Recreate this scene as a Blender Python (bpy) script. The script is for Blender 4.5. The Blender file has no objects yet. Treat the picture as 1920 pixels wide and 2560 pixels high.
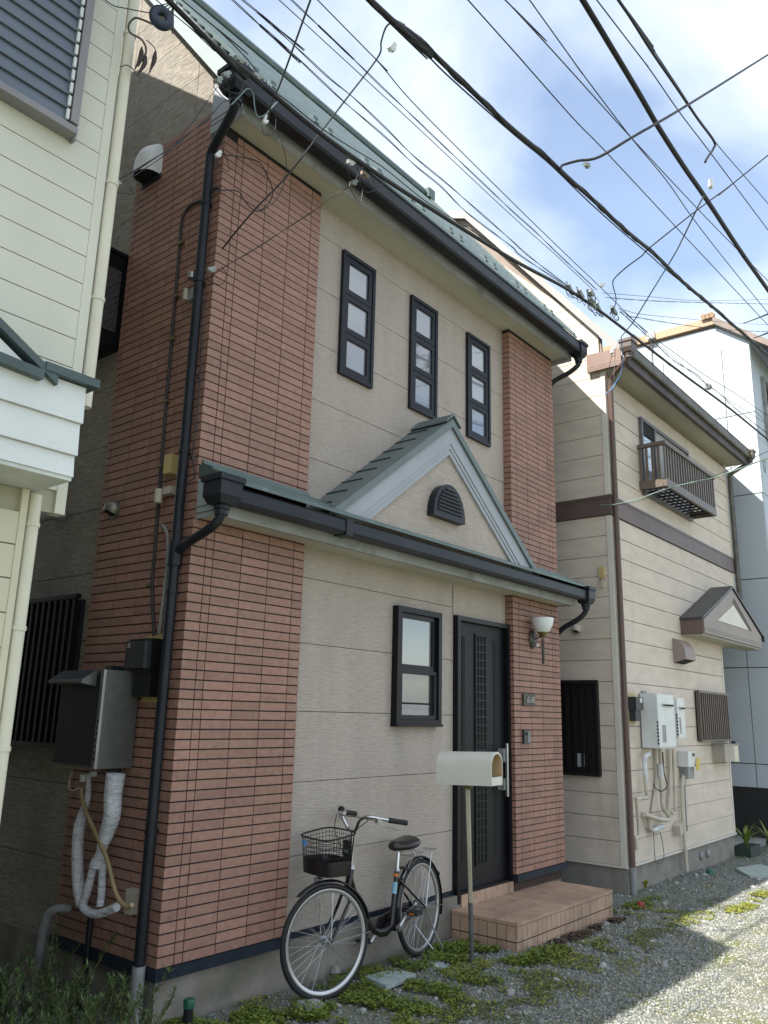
import bpy, bmesh, math, random
import numpy as np
from mathutils import Vector, Matrix, noise as mnoise
rnd = random.Random(7)
npr = np.random.RandomState(5)
sc = bpy.context.scene
col = sc.collection

# ------------------------------------------------------------------ camera
CAM = np.array([-3.00182969, -3.96435634, 1.68122153])
YAW, PITCH, ROLL, FPX = 0.884328288, 0.243781246, 0.024695329, 2028.47231
def _basis():
    f = np.array([math.sin(YAW)*math.cos(PITCH), math.cos(YAW)*math.cos(PITCH), math.sin(PITCH)])
    r = np.array([math.cos(YAW), -math.sin(YAW), 0.0]); u = np.cross(r, f)
    return r*math.cos(ROLL)+u*math.sin(ROLL), -r*math.sin(ROLL)+u*math.cos(ROLL), f
CR, CU, CF = _basis()
cd = bpy.data.cameras.new("camera"); cam = bpy.data.objects.new("camera", cd); col.objects.link(cam)
cam.matrix_world = Matrix(((CR[0], CU[0], -CF[0], CAM[0]), (CR[1], CU[1], -CF[1], CAM[1]), (CR[2], CU[2], -CF[2], CAM[2]), (0, 0, 0, 1)))
cd.sensor_fit = 'HORIZONTAL'; cd.sensor_width = 36.0; cd.lens = FPX/1920*36; cd.clip_start = 0.05; cd.clip_end = 2000
sc.camera = cam
# ------------------------------------------------------------------ light
SUNV = Vector((0.857, -0.124, -1.0)).normalized()          # the way the sunlight travels
sun_el = math.asin(-SUNV.z); sun_az = math.atan2(-SUNV.x, -SUNV.y)
w = bpy.data.worlds.new("World"); sc.world = w; w.use_nodes = True
nt = w.node_tree; nt.nodes.clear(); N = nt.nodes.new; L = nt.links.new
out = N('ShaderNodeOutputWorld'); bg = N('ShaderNodeBackground'); bg.inputs['Strength'].default_value = 0.10
sky = N('ShaderNodeTexSky'); sky.sky_type = 'NISHITA'; sky.sun_disc = False
sky.sun_elevation = sun_el; sky.sun_rotation = sun_az; sky.air_density = 1.1; sky.dust_density = 0.8
tc = N('ShaderNodeTexCoord'); sep = N('ShaderNodeSeparateXYZ'); L(tc.outputs['Generated'], sep.inputs[0])
addz = N('ShaderNodeMath'); addz.operation = 'ADD'; addz.inputs[1].default_value = 0.22; L(sep.outputs['Z'], addz.inputs[0])
mx = N('ShaderNodeMath'); mx.operation = 'MAXIMUM'; mx.inputs[1].default_value = 0.06; L(addz.outputs[0], mx.inputs[0])
dx = N('ShaderNodeMath'); dx.operation = 'DIVIDE'; L(sep.outputs['X'], dx.inputs[0]); L(mx.outputs[0], dx.inputs[1])
dy = N('ShaderNodeMath'); dy.operation = 'DIVIDE'; L(sep.outputs['Y'], dy.inputs[0]); L(mx.outputs[0], dy.inputs[1])
cmb = N('ShaderNodeCombineXYZ'); L(dx.outputs[0], cmb.inputs[0]); L(dy.outputs[0], cmb.inputs[1]); cmb.inputs[2].default_value = 3.5
nz = N('ShaderNodeTexNoise'); nz.inputs['Scale'].default_value = 1.7; nz.inputs['Detail'].default_value = 9; nz.inputs['Roughness'].default_value = 0.5
nz.inputs['Distortion'].default_value = 0.3; L(cmb.outputs[0], nz.inputs['Vector'])
rmp = N('ShaderNodeValToRGB'); rmp.color_ramp.elements[0].position = 0.36; rmp.color_ramp.elements[1].position = 0.60; rmp.color_ramp.elements[0].color = (.16, .16, .16, 1); L(nz.outputs['Fac'], rmp.inputs[0])
nz2 = N('ShaderNodeTexNoise'); nz2.inputs['Scale'].default_value = 2.6; nz2.inputs['Detail'].default_value = 6; L(cmb.outputs[0], nz2.inputs['Vector'])
cr2 = N('ShaderNodeValToRGB'); cr2.color_ramp.elements[0].color = (3.3, 3.75, 4.3, 1); cr2.color_ramp.elements[1].color = (5.4, 5.7, 5.9, 1)
cr2.color_ramp.elements[0].position = .35; cr2.color_ramp.elements[1].position = .62
L(nz2.outputs['Fac'], cr2.inputs[0])
mixs = N('ShaderNodeMix'); mixs.data_type = 'RGBA'; fm = N('ShaderNodeMath'); fm.operation = 'MULTIPLY'; fm.inputs[1].default_value = 0.93
L(rmp.outputs[0], fm.inputs[0]); L(fm.outputs[0], mixs.inputs['Factor']); L(sky.outputs[0], mixs.inputs[6]); L(cr2.outputs[0], mixs.inputs[7])
L(mixs.outputs[2], bg.inputs['Color']); L(bg.outputs[0], out.inputs['Surface'])
sd = bpy.data.lights.new("sun", 'SUN'); sd.energy = 3.4; sd.angle = math.radians(0.55); sd.color = (1.0, 0.955, 0.88)
so = bpy.data.objects.new("sun", sd); col.objects.link(so); so.rotation_mode = 'QUATERNION'; so.rotation_quaternion = SUNV.to_track_quat('-Z', 'Y')
so.location = (-20, 5, 25)
vs = sc.view_settings; vs.view_transform = 'Standard'; vs.look = 'None'; vs.exposure = 1.55; vs.gamma = 1.0; vs.use_curve_mapping = False

# ------------------------------------------------------------------ helpers
def ray(u, v): return CF + CR*(u-960)/FPX - CU*(v-1280)/FPX
def at(u, v, ax, val):
    """a photo pixel on the plane ax = val, as a point of the place"""
    d = ray(u, v); i = 'xyz'.index(ax); t = (val-CAM[i])/d[i]; return CAM+d*t
def lin(*c): return tuple(((x/255)/12.92 if x/255 <= .04045 else ((x/255+.055)/1.055)**2.4) for x in c)
WLOC = {}
def tag(o, label=None, cat=None, group=None, kind=None):
    if label: o['label'] = label
    if cat: o['category'] = cat
    if group: o['group'] = group
    if kind: o['kind'] = kind
    return o
def thing(name, label, cat, loc=(0, 0, 0), group=None):
    o = bpy.data.objects.new(name, None); o.empty_display_size = .1; col.objects.link(o); o.location = loc
    WLOC[o] = Vector(loc); return tag(o, label, cat, group)
def attach(o, parent):
    if parent is not None:
        o.parent = parent; o.matrix_parent_inverse = Matrix.Translation(-WLOC[parent])
class MB:
    def __init__(s): s.v = []; s.f = []
    def add(s, vs_, fs):
        n = len(s.v); s.v += [tuple(map(float, p)) for p in vs_]; s.f += [tuple(i+n for i in f) for f in fs]; return s
    def box(s, x0, x1, y0, y1, z0, z1):
        return s.add([(x0,y0,z0),(x1,y0,z0),(x1,y1,z0),(x0,y1,z0),(x0,y0,z1),(x1,y0,z1),(x1,y1,z1),(x0,y1,z1)],
                     [(0,3,2,1),(4,5,6,7),(0,1,5,4),(1,2,6,5),(2,3,7,6),(3,0,4,7)])
    def obox(s, c, a, b, d):
        c, a, b, d = map(np.array, (c, a, b, d)); c = c.astype(float)
        P = [c-a-b-d, c+a-b-d, c+a+b-d, c-a+b-d, c-a-b+d, c+a-b+d, c+a+b+d, c-a+b+d]
        return s.add(P, [(0,3,2,1),(4,5,6,7),(0,1,5,4),(1,2,6,5),(2,3,7,6),(3,0,4,7)])
    def prism(s, poly, vec):
        n = len(poly); P = [np.array(p, float) for p in poly]; v = np.array(vec, float)
        return s.add(P+[p+v for p in P], [tuple(range(n))[::-1], tuple(range(n, 2*n))]+[(i, (i+1) % n, n+(i+1) % n, n+i) for i in range(n)])
    def tube(s, pts, r, n=8, cap=True):
        P = [np.array(p, float) for p in pts]; m = len(P); R = r if hasattr(r, '__len__') else [r]*m
        T = [P[min(i+1, m-1)]-P[max(i-1, 0)] for i in range(m)]; T = [t/(np.linalg.norm(t)+1e-12) for t in T]
        a = np.array([0, 0, 1.0]) if abs(T[0][2]) < .9 else np.array([1.0, 0, 0])
        a = a-T[0]*(a@T[0]); a /= np.linalg.norm(a); vs_ = []
        for i in range(m):
            a = a-T[i]*(a@T[i]); a /= (np.linalg.norm(a)+1e-12); b = np.cross(T[i], a)
            for k in range(n):
                t = 2*math.pi*k/n; vs_.append(P[i]+R[i]*(a*math.cos(t)+b*math.sin(t)))
        fs = [(i*n+k, i*n+(k+1) % n, (i+1)*n+(k+1) % n, (i+1)*n+k) for i in range(m-1) for k in range(n)]
        if cap: fs += [tuple(range(n))[::-1], tuple(range((m-1)*n, m*n))]
        return s.add(vs_, fs)
    def torus(s, c, axis, R, r, n=24, k=8, arc=(0, 2*math.pi)):
        ax = np.array(axis, float); ax /= np.linalg.norm(ax); a = np.cross(ax, [0, 0, 1.0] if abs(ax[2]) < .9 else [1.0, 0, 0]); a /= np.linalg.norm(a); b = np.cross(ax, a)
        full = abs(arc[1]-arc[0]-2*math.pi) < 1e-6; m = n if full else n+1; vs_ = []
        for i in range(m):
            t = arc[0]+(arc[1]-arc[0])*i/n; d = a*math.cos(t)+b*math.sin(t)
            for j in range(k):
                p = 2*math.pi*j/k; vs_.append(np.array(c)+d*(R+r*math.cos(p))+ax*r*math.sin(p))
        fs = [(i*k+j, ((i+1) % m)*k+j, ((i+1) % m)*k+(j+1) % k, i*k+(j+1) % k) for i in range(n if full else n) for j in range(k)]
        return s.add(vs_, fs)
    def lathe(s, c, prof, axis=(0, 0, 1), n=20):
        ax = np.array(axis, float); ax /= np.linalg.norm(ax); a = np.cross(ax, [0, 0, 1.0] if abs(ax[2]) < .9 else [1.0, 0, 0]); a /= np.linalg.norm(a); b = np.cross(ax, a)
        vs_ = [np.array(c)+ax*h+(a*math.cos(2*math.pi*k/n)+b*math.sin(2*math.pi*k/n))*max(r, 1e-4) for r, h in prof for k in range(n)]
        m = len(prof)
        return s.add(vs_, [(i*n+k, i*n+(k+1) % n, (i+1)*n+(k+1) % n, (i+1)*n+k) for i in range(m-1) for k in range(n)]+[tuple(range(n))[::-1], tuple(range((m-1)*n, m*n))])
    def build(s, name, mat, parent=None, smooth=False, label=None, kind=None, recalc=True, angle=40, cat=None, group=None):
        me = bpy.data.meshes.new(name); me.from_pydata(s.v, [], s.f)
        if recalc and len(s.f) < 60000:
            bm = bmesh.new(); bm.from_mesh(me); bmesh.ops.recalc_face_normals(bm, faces=bm.faces); bm.to_mesh(me); bm.free()
        if smooth:
            me.shade_smooth()
            me.set_sharp_from_angle(angle=math.radians(angle))
        me.materials.append(mat); o = bpy.data.objects.new(name, me); col.objects.link(o); attach(o, parent)
        return tag(o, label, cat, group, kind)
def bigmesh(name, V, F, mat, smooth=False):
    me = bpy.data.meshes.new(name); V = np.asarray(V, np.float32); F = np.asarray(F, np.int32); k = F.shape[1]
    me.vertices.add(len(V)); me.vertices.foreach_set('co', V.ravel()); me.loops.add(F.size); me.loops.foreach_set('vertex_index', F.ravel())
    me.polygons.add(len(F)); me.polygons.foreach_set('loop_start', np.arange(0, F.size, k, dtype=np.int32)); me.polygons.foreach_set('loop_total', np.full(len(F), k, np.int32))
    me.update(calc_edges=True); me.validate()
    if smooth: me.shade_smooth()
    me.materials.append(mat); o = bpy.data.objects.new(name, me); col.objects.link(o); return o
def smoothpts(P, k=6):
    P = [np.array(p, float) for p in P]
    if len(P) < 3: return P
    Q = [P[0]*2-P[1]]+P+[P[-1]*2-P[-2]]; o = []
    for i in range(1, len(Q)-2):
        p0, p1, p2, p3 = Q[i-1:i+3]
        for j in range(k):
            t = j/k; o.append(.5*((2*p1)+(-p0+p2)*t+(2*p0-5*p1+4*p2-p3)*t*t+(-p0+3*p1-3*p2+p3)*t**3))
    return o+[P[-1]]

# ------------------------------------------------------------------ materials
MATS = {}
def M(name, c, rough=.6, metal=0., c2=None, vscale=6., stretch=(1, 1, 1), mixlo=.35, mixhi=.65, bump=0., bscale=60., bstretch=None, spec=.5,
      c3=None, v3=2., st3=(1, 1, 1), lo3=.5, hi3=.75, rand=0., cell=0., grime=0., gst=(1, 1, 1), gsc=1., detail=4., bdist=.004, brough=.6):
    m = bpy.data.materials.new(name); m.use_nodes = True; t = m.node_tree; t.nodes.clear(); A = t.nodes.new; K = t.links.new
    o = A('ShaderNodeOutputMaterial'); p = A('ShaderNodeBsdfPrincipled'); K(p.outputs[0], o.inputs[0])
    p.inputs['Roughness'].default_value = rough; p.inputs['Metallic'].default_value = metal; p.inputs['Specular IOR Level'].default_value = spec
    g = A('ShaderNodeNewGeometry')
    def nse(scale, st, det=detail, rg=.55):
        mp = A('ShaderNodeMapping'); mp.inputs['Scale'].default_value = st; K(g.outputs['Position'], mp.inputs['Vector'])
        n_ = A('ShaderNodeTexNoise'); n_.inputs['Scale'].default_value = scale; n_.inputs['Detail'].default_value = det; n_.inputs['Roughness'].default_value = rg
        K(mp.outputs[0], n_.inputs['Vector']); return n_
    if c2 is None: c2 = tuple(x*.82 for x in c)
    n1 = nse(vscale, stretch); r1 = A('ShaderNodeValToRGB'); r1.color_ramp.elements[0].position = mixlo; r1.color_ramp.elements[1].position = mixhi
    r1.color_ramp.elements[0].color = (*c, 1); r1.color_ramp.elements[1].color = (*c2, 1); K(n1.outputs['Fac'], r1.inputs[0]); cur = r1.outputs[0]
    if c3 is not None:
        n3 = nse(v3, st3, 5); r3 = A('ShaderNodeMapRange'); r3.inputs['From Min'].default_value = lo3; r3.inputs['From Max'].default_value = hi3; K(n3.outputs['Fac'], r3.inputs['Value'])
        mm = A('ShaderNodeMix'); mm.data_type = 'RGBA'; K(r3.outputs[0], mm.inputs['Factor']); K(cur, mm.inputs[6]); mm.inputs[7].default_value = (*c3, 1); cur = mm.outputs[2]
    if rand:
        oi = A('ShaderNodeObjectInfo'); mr = A('ShaderNodeMapRange'); mr.inputs['To Min'].default_value = 1-rand; mr.inputs['To Max'].default_value = 1+rand*.7; K(oi.outputs['Random'], mr.inputs['Value'])
        hs = A('ShaderNodeHueSaturation'); K(mr.outputs[0], hs.inputs['Value']); K(cur, hs.inputs['Color']); cur = hs.outputs[0]
    def valmul(cur, fac, lo, hi):
        mr = A('ShaderNodeMapRange'); mr.inputs['To Min'].default_value = lo; mr.inputs['To Max'].default_value = hi; K(fac, mr.inputs['Value'])
        hs = A('ShaderNodeHueSaturation'); K(mr.outputs[0], hs.inputs['Value']); K(cur, hs.inputs['Color']); return hs.outputs[0]
    if cell:
        mp = A('ShaderNodeMapping'); mp.vector_type = 'POINT'; mp.inputs['Location'].default_value = (-.171/.2315+.001, -.083/.23+.001, -.315/.056875+.001); mp.inputs['Scale'].default_value = (1/.2315, 1/.23, 1/.056875)
        K(g.outputs['Position'], mp.inputs['Vector']); fl_ = A('ShaderNodeVectorMath'); fl_.operation = 'FLOOR'; K(mp.outputs[0], fl_.inputs[0]); wn = A('ShaderNodeTexWhiteNoise'); K(fl_.outputs[0], wn.inputs['Vector'])
        cur = valmul(cur, wn.outputs['Value'], 1-cell, 1+cell*.8)
    if grime:
        ng = nse(gsc, gst, 5, .6); r_ = A('ShaderNodeMapRange'); r_.inputs['From Min'].default_value = .3; r_.inputs['From Max'].default_value = .7; K(ng.outputs['Fac'], r_.inputs['Value']); cur = valmul(cur, r_.outputs[0], 1., 1-grime)
    K(cur, p.inputs['Base Color'])
    if bump:
        nb = nse(bscale, bstretch or (1, 1, 1), 6, brough); b = A('ShaderNodeBump'); b.inputs['Strength'].default_value = bump; b.inputs['Distance'].default_value = bdist
        K(nb.outputs['Fac'], b.inputs['Height']); K(b.outputs[0], p.inputs['Normal'])
    MATS[name] = m; return m
brick_m = M('brick_tile', (.365, .205, .152), .62, c2=(.30, .155, .115), vscale=22, c3=(.20, .09, .065), v3=38, lo3=.6, hi3=.78, cell=.13, grime=.2, gsc=.9, bump=.25, bscale=90, bdist=.002)
mortar_m = M('mortar', (.02, .013, .014), .9, bump=.2, bscale=80)
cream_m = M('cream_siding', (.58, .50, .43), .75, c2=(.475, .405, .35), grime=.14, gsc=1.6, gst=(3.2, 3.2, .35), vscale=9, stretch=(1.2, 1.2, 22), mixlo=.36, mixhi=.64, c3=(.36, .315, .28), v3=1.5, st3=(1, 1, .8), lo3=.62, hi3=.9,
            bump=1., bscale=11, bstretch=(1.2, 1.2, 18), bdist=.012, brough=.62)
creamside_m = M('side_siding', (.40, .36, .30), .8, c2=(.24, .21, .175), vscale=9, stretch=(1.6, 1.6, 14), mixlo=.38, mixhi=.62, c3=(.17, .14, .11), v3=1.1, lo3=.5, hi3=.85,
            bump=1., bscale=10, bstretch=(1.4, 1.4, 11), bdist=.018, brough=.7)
gap_m = M('joint_sealant', (.10, .09, .08), .9)
soffit_m = M('soffit_board', (.50, .475, .40), .6, c2=(.44, .42, .35), vscale=2)
fascia_m = M('fascia_board', (.33, .345, .355), .6, c2=(.24, .25, .245), vscale=3, stretch=(1, 1, 4), c3=(.06, .07, .05), v3=2.4, st3=(2.2, 1, 1.2), lo3=.56, hi3=.85)
trimw_m = M('grey_white_trim', (.33, .38, .385), .5, c2=(.30, .34, .345), vscale=2)
roofg_m = M('grey_green_roof', (.15, .185, .182), .5, metal=.1, c2=(.13, .162, .16), vscale=4, grime=.15, gsc=5)
roofs_m = M('dark_seam_lap', (.035, .045, .045), .6)  # dark colour of the thin gable roof seams
trimg_m = M('grey_trim', (.35, .365, .40), .5, c2=(.31, .325, .355), vscale=3)
roof_m = M('green_metal_roof', (.105, .14, .132), .40, metal=.25, c2=(.085, .118, .11), vscale=5, c3=(.20, .24, .23), v3=14, lo3=.6, hi3=.8)
navy_m = M('dark_navy_metal', (.010, .012, .018), .42, spec=.3, c2=(.018, .021, .028), grime=.3, vscale=3, bump=.05, bscale=30)
navyb_m = M('navy_flashing', (.018, .026, .04), .45, spec=.22, c2=(.012, .017, .027), vscale=8)
black_m = M('black_frame', (.006, .006, .008), .3, spec=.22, c2=(.009, .009, .012), vscale=5)
winf_m = M('window_frame_metal', (.018, .019, .025), .4, spec=.22, c2=(.014, .015, .02), vscale=4)
door_m = M('door_leaf', (.008, .008, .010), .42, spec=.22, c2=(.010, .010, .0125), vscale=3)
pit_m = M('dark_recess', (.004, .004, .005), .8)
found_m = M('render_foundation', (.26, .235, .20), .9, c2=(.19, .17, .14), vscale=5, c3=(.09, .085, .06), v3=3, lo3=.5, hi3=.8, bump=.5, bscale=120, bdist=.003)
steel_m = M('brushed_steel', (.45, .46, .48), .28, metal=.9)
chrome_m = M('chrome', (.62, .62, .63), .16, metal=1.)
alu_m = M('rim_metal', (.55, .56, .58), .3, metal=.85)
rubber_m = M('rubber', (.012, .012, .013), .7)
wire_m = M('cable_sheath', (.007, .008, .010), .55)
wireg_m = M('grey_green_wire', (.05, .07, .07), .5)
blue_m = M('blue_wire', (.10, .25, .55), .5)
white_m = M('white_plastic', (.66, .67, .66), .45, c2=(.6, .61, .6), vscale=5)
tape_m = M('white_tape_wrap', (.74, .75, .78), .6, c2=(.58, .59, .62), vscale=9, stretch=(1, 1, 2.5), bump=1., bscale=16, bstretch=(1, 1, 3.5), bdist=.03)
bpipe_m = M('beige_pipe', (.50, .46, .38), .5, c2=(.42, .38, .31), vscale=8)
yell_m = M('yellowed_plastic', (.50, .40, .17), .5, c2=(.44, .35, .15), vscale=9)
insul_m = M('tan_hose', (.30, .22, .11), .6)
heat_m = M('heater_grey', (.13, .135, .125), .35, metal=.3, c2=(.11, .112, .105), vscale=20)
heatd_m = M('heater_front', (.018, .018, .02), .4, spec=.22, c2=(.014, .014, .016), vscale=10)
heatw_m = M('heater_white', (.62, .64, .63), .35, c2=(.57, .59, .58), vscale=4)
meter_m = M('meter_black', (.005, .0055, .007), .35)
dkgrey_m = M('dark_grey_plastic', (.03, .034, .038), .4)
gpipe_m = M('grey_pvc', (.27, .275, .27), .55, c2=(.21, .215, .21), vscale=12, c3=(.10, .09, .07), v3=9, lo3=.55, hi3=.8)
lcream_m = M('left_siding_paint', (.66, .645, .54), .5, grime=.08, gst=(3, 3, .4), c2=(.60, .59, .49), vscale=1.3, bump=.12, bscale=120, bdist=.002)
lwhite_m = M('left_textured_board', (.70, .72, .70), .6, c2=(.64, .66, .64), vscale=3, bump=.7, bscale=22, bdist=.006)
lyel_m = M('left_lower_board', (.62, .585, .42), .55, c2=(.56, .53, .39), vscale=2, bump=.2, bscale=60)
lpipe_m = M('cream_downpipe', (.66, .63, .50), .45, c2=(.60, .57, .45), vscale=4)
lgreen_m = M('left_flashing', (.065, .095, .095), .45, c2=(.05, .075, .075), vscale=5)
shut_m = M('shutter_slat', (.125, .15, .185), .45, c2=(.10, .122, .155), vscale=2)
shutf_m = M('shutter_frame', (.24, .23, .24), .45, c2=(.20, .195, .205), vscale=4)
ngap_m = M('neighbour_joint', (.30, .245, .20), .8)
nside_m = M('beige_siding', (.62, .535, .445), .65, c2=(.54, .465, .39), vscale=3, stretch=(1, 1, 3), c3=(.36, .285, .215), v3=1.6, st3=(2.5, 2.5, .25), lo3=.6, hi3=.86, bump=.45, bscale=24, bstretch=(1, 1, 3), bdist=.004)
ntrim_m = M('beige_trim', (.64, .60, .53), .5, c2=(.58, .54, .48), vscale=2)
nbrown_m = M('brown_band', (.135, .088, .078), .5, c2=(.10, .068, .06), vscale=5)
nbr2_m = M('brown_metal', (.115, .085, .07), .45, c2=(.09, .066, .055), vscale=4)
ngut_m = M('olive_brown_gutter', (.12, .115, .09), .5, c2=(.09, .08, .06), vscale=5, c3=(.035, .028, .025), v3=6, lo3=.5, hi3=.75)
nroof_m = M('charcoal_metal_roof', (.035, .038, .042), .4, c2=(.045, .048, .052), vscale=4)
ngrey_m = M('grey_rake_board', (.33, .32, .31), .5, c2=(.30, .29, .28), vscale=2)
nrail_m = M('bronze_railing', (.13, .10, .078), .45, c2=(.11, .085, .066), vscale=5)
far_m = M('white_panel', (.46, .51, .55), .6, c2=(.43, .475, .515), vscale=1)
farf_m = M('black_plinth', (.02, .02, .02), .8)
tan_m = M('tan_coping', (.42, .28, .17), .6, c2=(.36, .24, .15), vscale=3)
step_m = M('step_tile', (.50, .335, .235), .65, grime=.3, gsc=2.2, c2=(.42, .275, .19), vscale=10, c3=(.30, .19, .14), v3=5, lo3=.55, hi3=.8, rand=.08, bump=.1, bscale=60)
grout_m = M('grout', (.05, .03, .022), .9)
ivory_m = M('ivory_plastic', (.66, .65, .58), .4, c2=(.60, .59, .52), vscale=3, c3=(.36, .35, .28), v3=4, st3=(5, 5, .6), lo3=.66, hi3=.9)
ochre_m = M('stained_inside', (.50, .33, .16), .6, c2=(.55, .42, .26), vscale=8)
pole_m = M('weathered_pole', (.36, .34, .25), .5, c2=(.27, .25, .17), vscale=9, stretch=(1, 1, .3))
pold_m = M('galvanised_pole', (.14, .145, .15), .45, metal=.4, c2=(.09, .09, .09), vscale=14)
brass_m = M('aged_brass', (.22, .19, .08), .4, metal=.6)
bronze_m = M('bronze_plate', (.06, .055, .045), .45, metal=.4, c2=(.09, .08, .06), vscale=30)
frost_m = M('lamp_glass', (.72, .75, .75), .25, c2=(.68, .70, .70), vscale=4)
green_m = M('green_cap', (.01, .10, .055), .4); red_m = M('red_cap', (.35, .02, .02), .4)
slate_m = M('pale_slab', (.34, .40, .38), .7, c2=(.26, .31, .29), vscale=14, c3=(.16, .2, .1), v3=8, lo3=.55, hi3=.75, bump=.2, bscale=60)
conc_m = M('concrete', (.36, .36, .34), .85, c2=(.28, .28, .26), vscale=20, bump=.3, bscale=90)
seat_m = M('black_vinyl', (.02, .018, .018), .28)
bikeb_m = M('black_paint', (.012, .01, .012), .22)
orange_m = M('orange_reflector', (.55, .16, .02), .3); lblue_m = M('light_blue_sticker', (.25, .45, .6), .4)
yellow_m = M('yellow_tag', (.65, .5, .08), .6)
leafy = lambda n, a, b: M(n, a, .5, c2=b, vscale=14, rand=.1)
clover_m = leafy('clover_leaf', (.17, .22, .025), (.09, .135, .018)); clover2_m = leafy('yellow_green_leaf', (.25, .25, .03), (.15, .18, .02))
bush_m = leafy('needle_leaf', (.09, .15, .035), (.05, .095, .025)); bushs_m = M('bush_stem', (.14, .16, .06), .6, c2=(.16, .10, .05), vscale=8)
iris_m = leafy('strap_leaf', (.20, .25, .045), (.12, .18, .03)); moss_m = leafy('moss', (.10, .14, .025), (.07, .08, .02)); dead_m = M('dead_leaf', (.10, .06, .035), .8, c2=(.06, .035, .02), vscale=20)
# frosted window glass: pale blind behind, glossy front
def glass(name, c, rough=.12, c2=None):
    m = M(name, c, rough, c2=c2 or tuple(x*.93 for x in c), vscale=1.2, spec=.9)
    p = [n_ for n_ in m.node_tree.nodes if n_.type == 'BSDF_PRINCIPLED'][0]; p.inputs['Coat Weight'].default_value = 1.; p.inputs['Coat Roughness'].default_value = .015; p.inputs['Coat IOR'].default_value = 1.9
    return m
pane_m = glass('blind_glass', (.17, .18, .21)); pane2_m = glass('frosted_glass', (.15, .16, .155)); pane3_m = glass('mesh_glass', (.04, .038, .034), .3); dark_g = glass('dark_glass', (.03, .035, .045), .06)
ngl_m = glass('neighbour_glass', (.22, .27, .33), .1)

# ------------------------------------------------------------------ ground
def gz(x): return -0.011*np.clip(x, 0, 12)
def gsurf(x, y):
    return gz(x)+.012*np.sin(x*2.1+y*1.3)*np.cos(y*2.7-x*.7)-.004
xs = np.unique(np.round(np.concatenate([np.linspace(-400, -6, 12), np.arange(-6, 14, .08), np.linspace(14, 500, 14)]), 4))
ys = np.unique(np.round(np.concatenate([np.linspace(-400, -6, 12), np.arange(-6, 3, .08), np.linspace(3, 500, 14)]), 4))
GX, GY = np.meshgrid(xs, ys); GZ = gsurf(GX, GY); V = np.stack([GX, GY, GZ], -1).reshape(-1, 3); nx, ny = len(xs), len(ys)
ii, jj = np.meshgrid(np.arange(ny-1), np.arange(nx-1), indexing='ij'); a = (ii*nx+jj).ravel(); F = np.stack([a, a+1, a+1+nx, a+nx], -1)
def ground_material():
    m = M('gravel_ground', (.15, .155, .13), .95, c2=(.23, .23, .20), vscale=55, mixlo=.3, mixhi=.7, bump=.8, bscale=70, bdist=.02, c3=(.13, .14, .05), v3=2.2, lo3=.42, hi3=.66)
    return m
tag(bigmesh('ground', V, F, ground_material()), kind='structure')
def pebbles(name, n, xr, yr, smin, smax, mat, dens=None, flat=.6, zoff=0.):
    t = (1+5**.5)/2; ico = np.array([(-1,t,0),(1,t,0),(-1,-t,0),(1,-t,0),(0,-1,t),(0,1,t),(0,-1,-t),(0,1,-t),(t,0,-1),(t,0,1),(-t,0,-1),(-t,0,1)])/math.hypot(1, t)
    fc = np.array([(0,11,5),(0,5,1),(0,1,7),(0,7,10),(0,10,11),(1,5,9),(5,11,4),(11,10,2),(10,7,6),(7,1,8),(3,9,4),(3,4,2),(3,2,6),(3,6,8),(3,8,9),(4,9,5),(2,4,11),(6,2,10),(8,6,7),(9,8,1)])
    x = npr.uniform(*xr, n); y = npr.uniform(*yr, n); keep = np.ones(n, bool)
    keep &= ~((x > -.02) & (x < 4.8) & (y > 0.02)); keep &= ~((x > 2.84) & (x < 4.58) & (y > -.57)); keep &= ~((x > 5.62) & (x < 9.36) & (y > -.24))
    if dens is not None: keep &= npr.rand(n) < dens(x, y)
    x, y = x[keep], y[keep]; n = len(x); s = npr.uniform(0, 1, n)**2*(smax-smin)+smin
    sx = s*npr.uniform(.7, 1.3, n); sy = s*npr.uniform(.6, 1.1, n); sz = s*npr.uniform(.45, .8, n)*flat/.6
    V = ico[None]*np.stack([sx, sy, sz], -1)[:, None]*(1+npr.uniform(-.22, .22, (n, 12, 1)))
    an = npr.uniform(0, 6.28, n); c, s_ = np.cos(an)[:, None], np.sin(an)[:, None]
    X = V[..., 0]*c-V[..., 1]*s_; Y = V[..., 0]*s_+V[..., 1]*c; tl = npr.uniform(-.4, .4, n)[:, None]; Z = V[..., 2]+X*tl
    P = np.stack([X+x[:, None], Y+y[:, None], Z+(gsurf(x, y)+sz*.35+zoff)[:, None]], -1).reshape(-1, 3)
    F = (fc[None]+12*np.arange(n)[:, None, None]).reshape(-1, 3)
    return bigmesh(name, P, F, mat)
def stone_mat(name, cols, scale):
    m = M(name, cols[0], .85, c2=cols[1], vscale=scale, mixlo=.40, mixhi=.56, c3=cols[2], v3=scale*1.3, lo3=.52, hi3=.6, detail=1.); return m
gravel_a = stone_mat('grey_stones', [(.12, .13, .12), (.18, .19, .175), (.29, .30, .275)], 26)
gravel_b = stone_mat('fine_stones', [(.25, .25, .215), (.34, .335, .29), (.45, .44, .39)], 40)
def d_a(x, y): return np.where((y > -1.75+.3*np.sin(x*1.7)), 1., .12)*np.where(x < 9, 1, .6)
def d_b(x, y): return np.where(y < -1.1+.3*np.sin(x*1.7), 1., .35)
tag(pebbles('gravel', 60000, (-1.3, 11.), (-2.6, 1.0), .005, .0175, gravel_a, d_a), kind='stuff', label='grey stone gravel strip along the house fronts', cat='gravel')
tag(pebbles('gravel', 60000, (0., 10.5), (-3.6, -.6), .004, .0105, gravel_b, d_b), kind='stuff', label='fine pale crushed gravel of the sunlit lane', cat='gravel')
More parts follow.
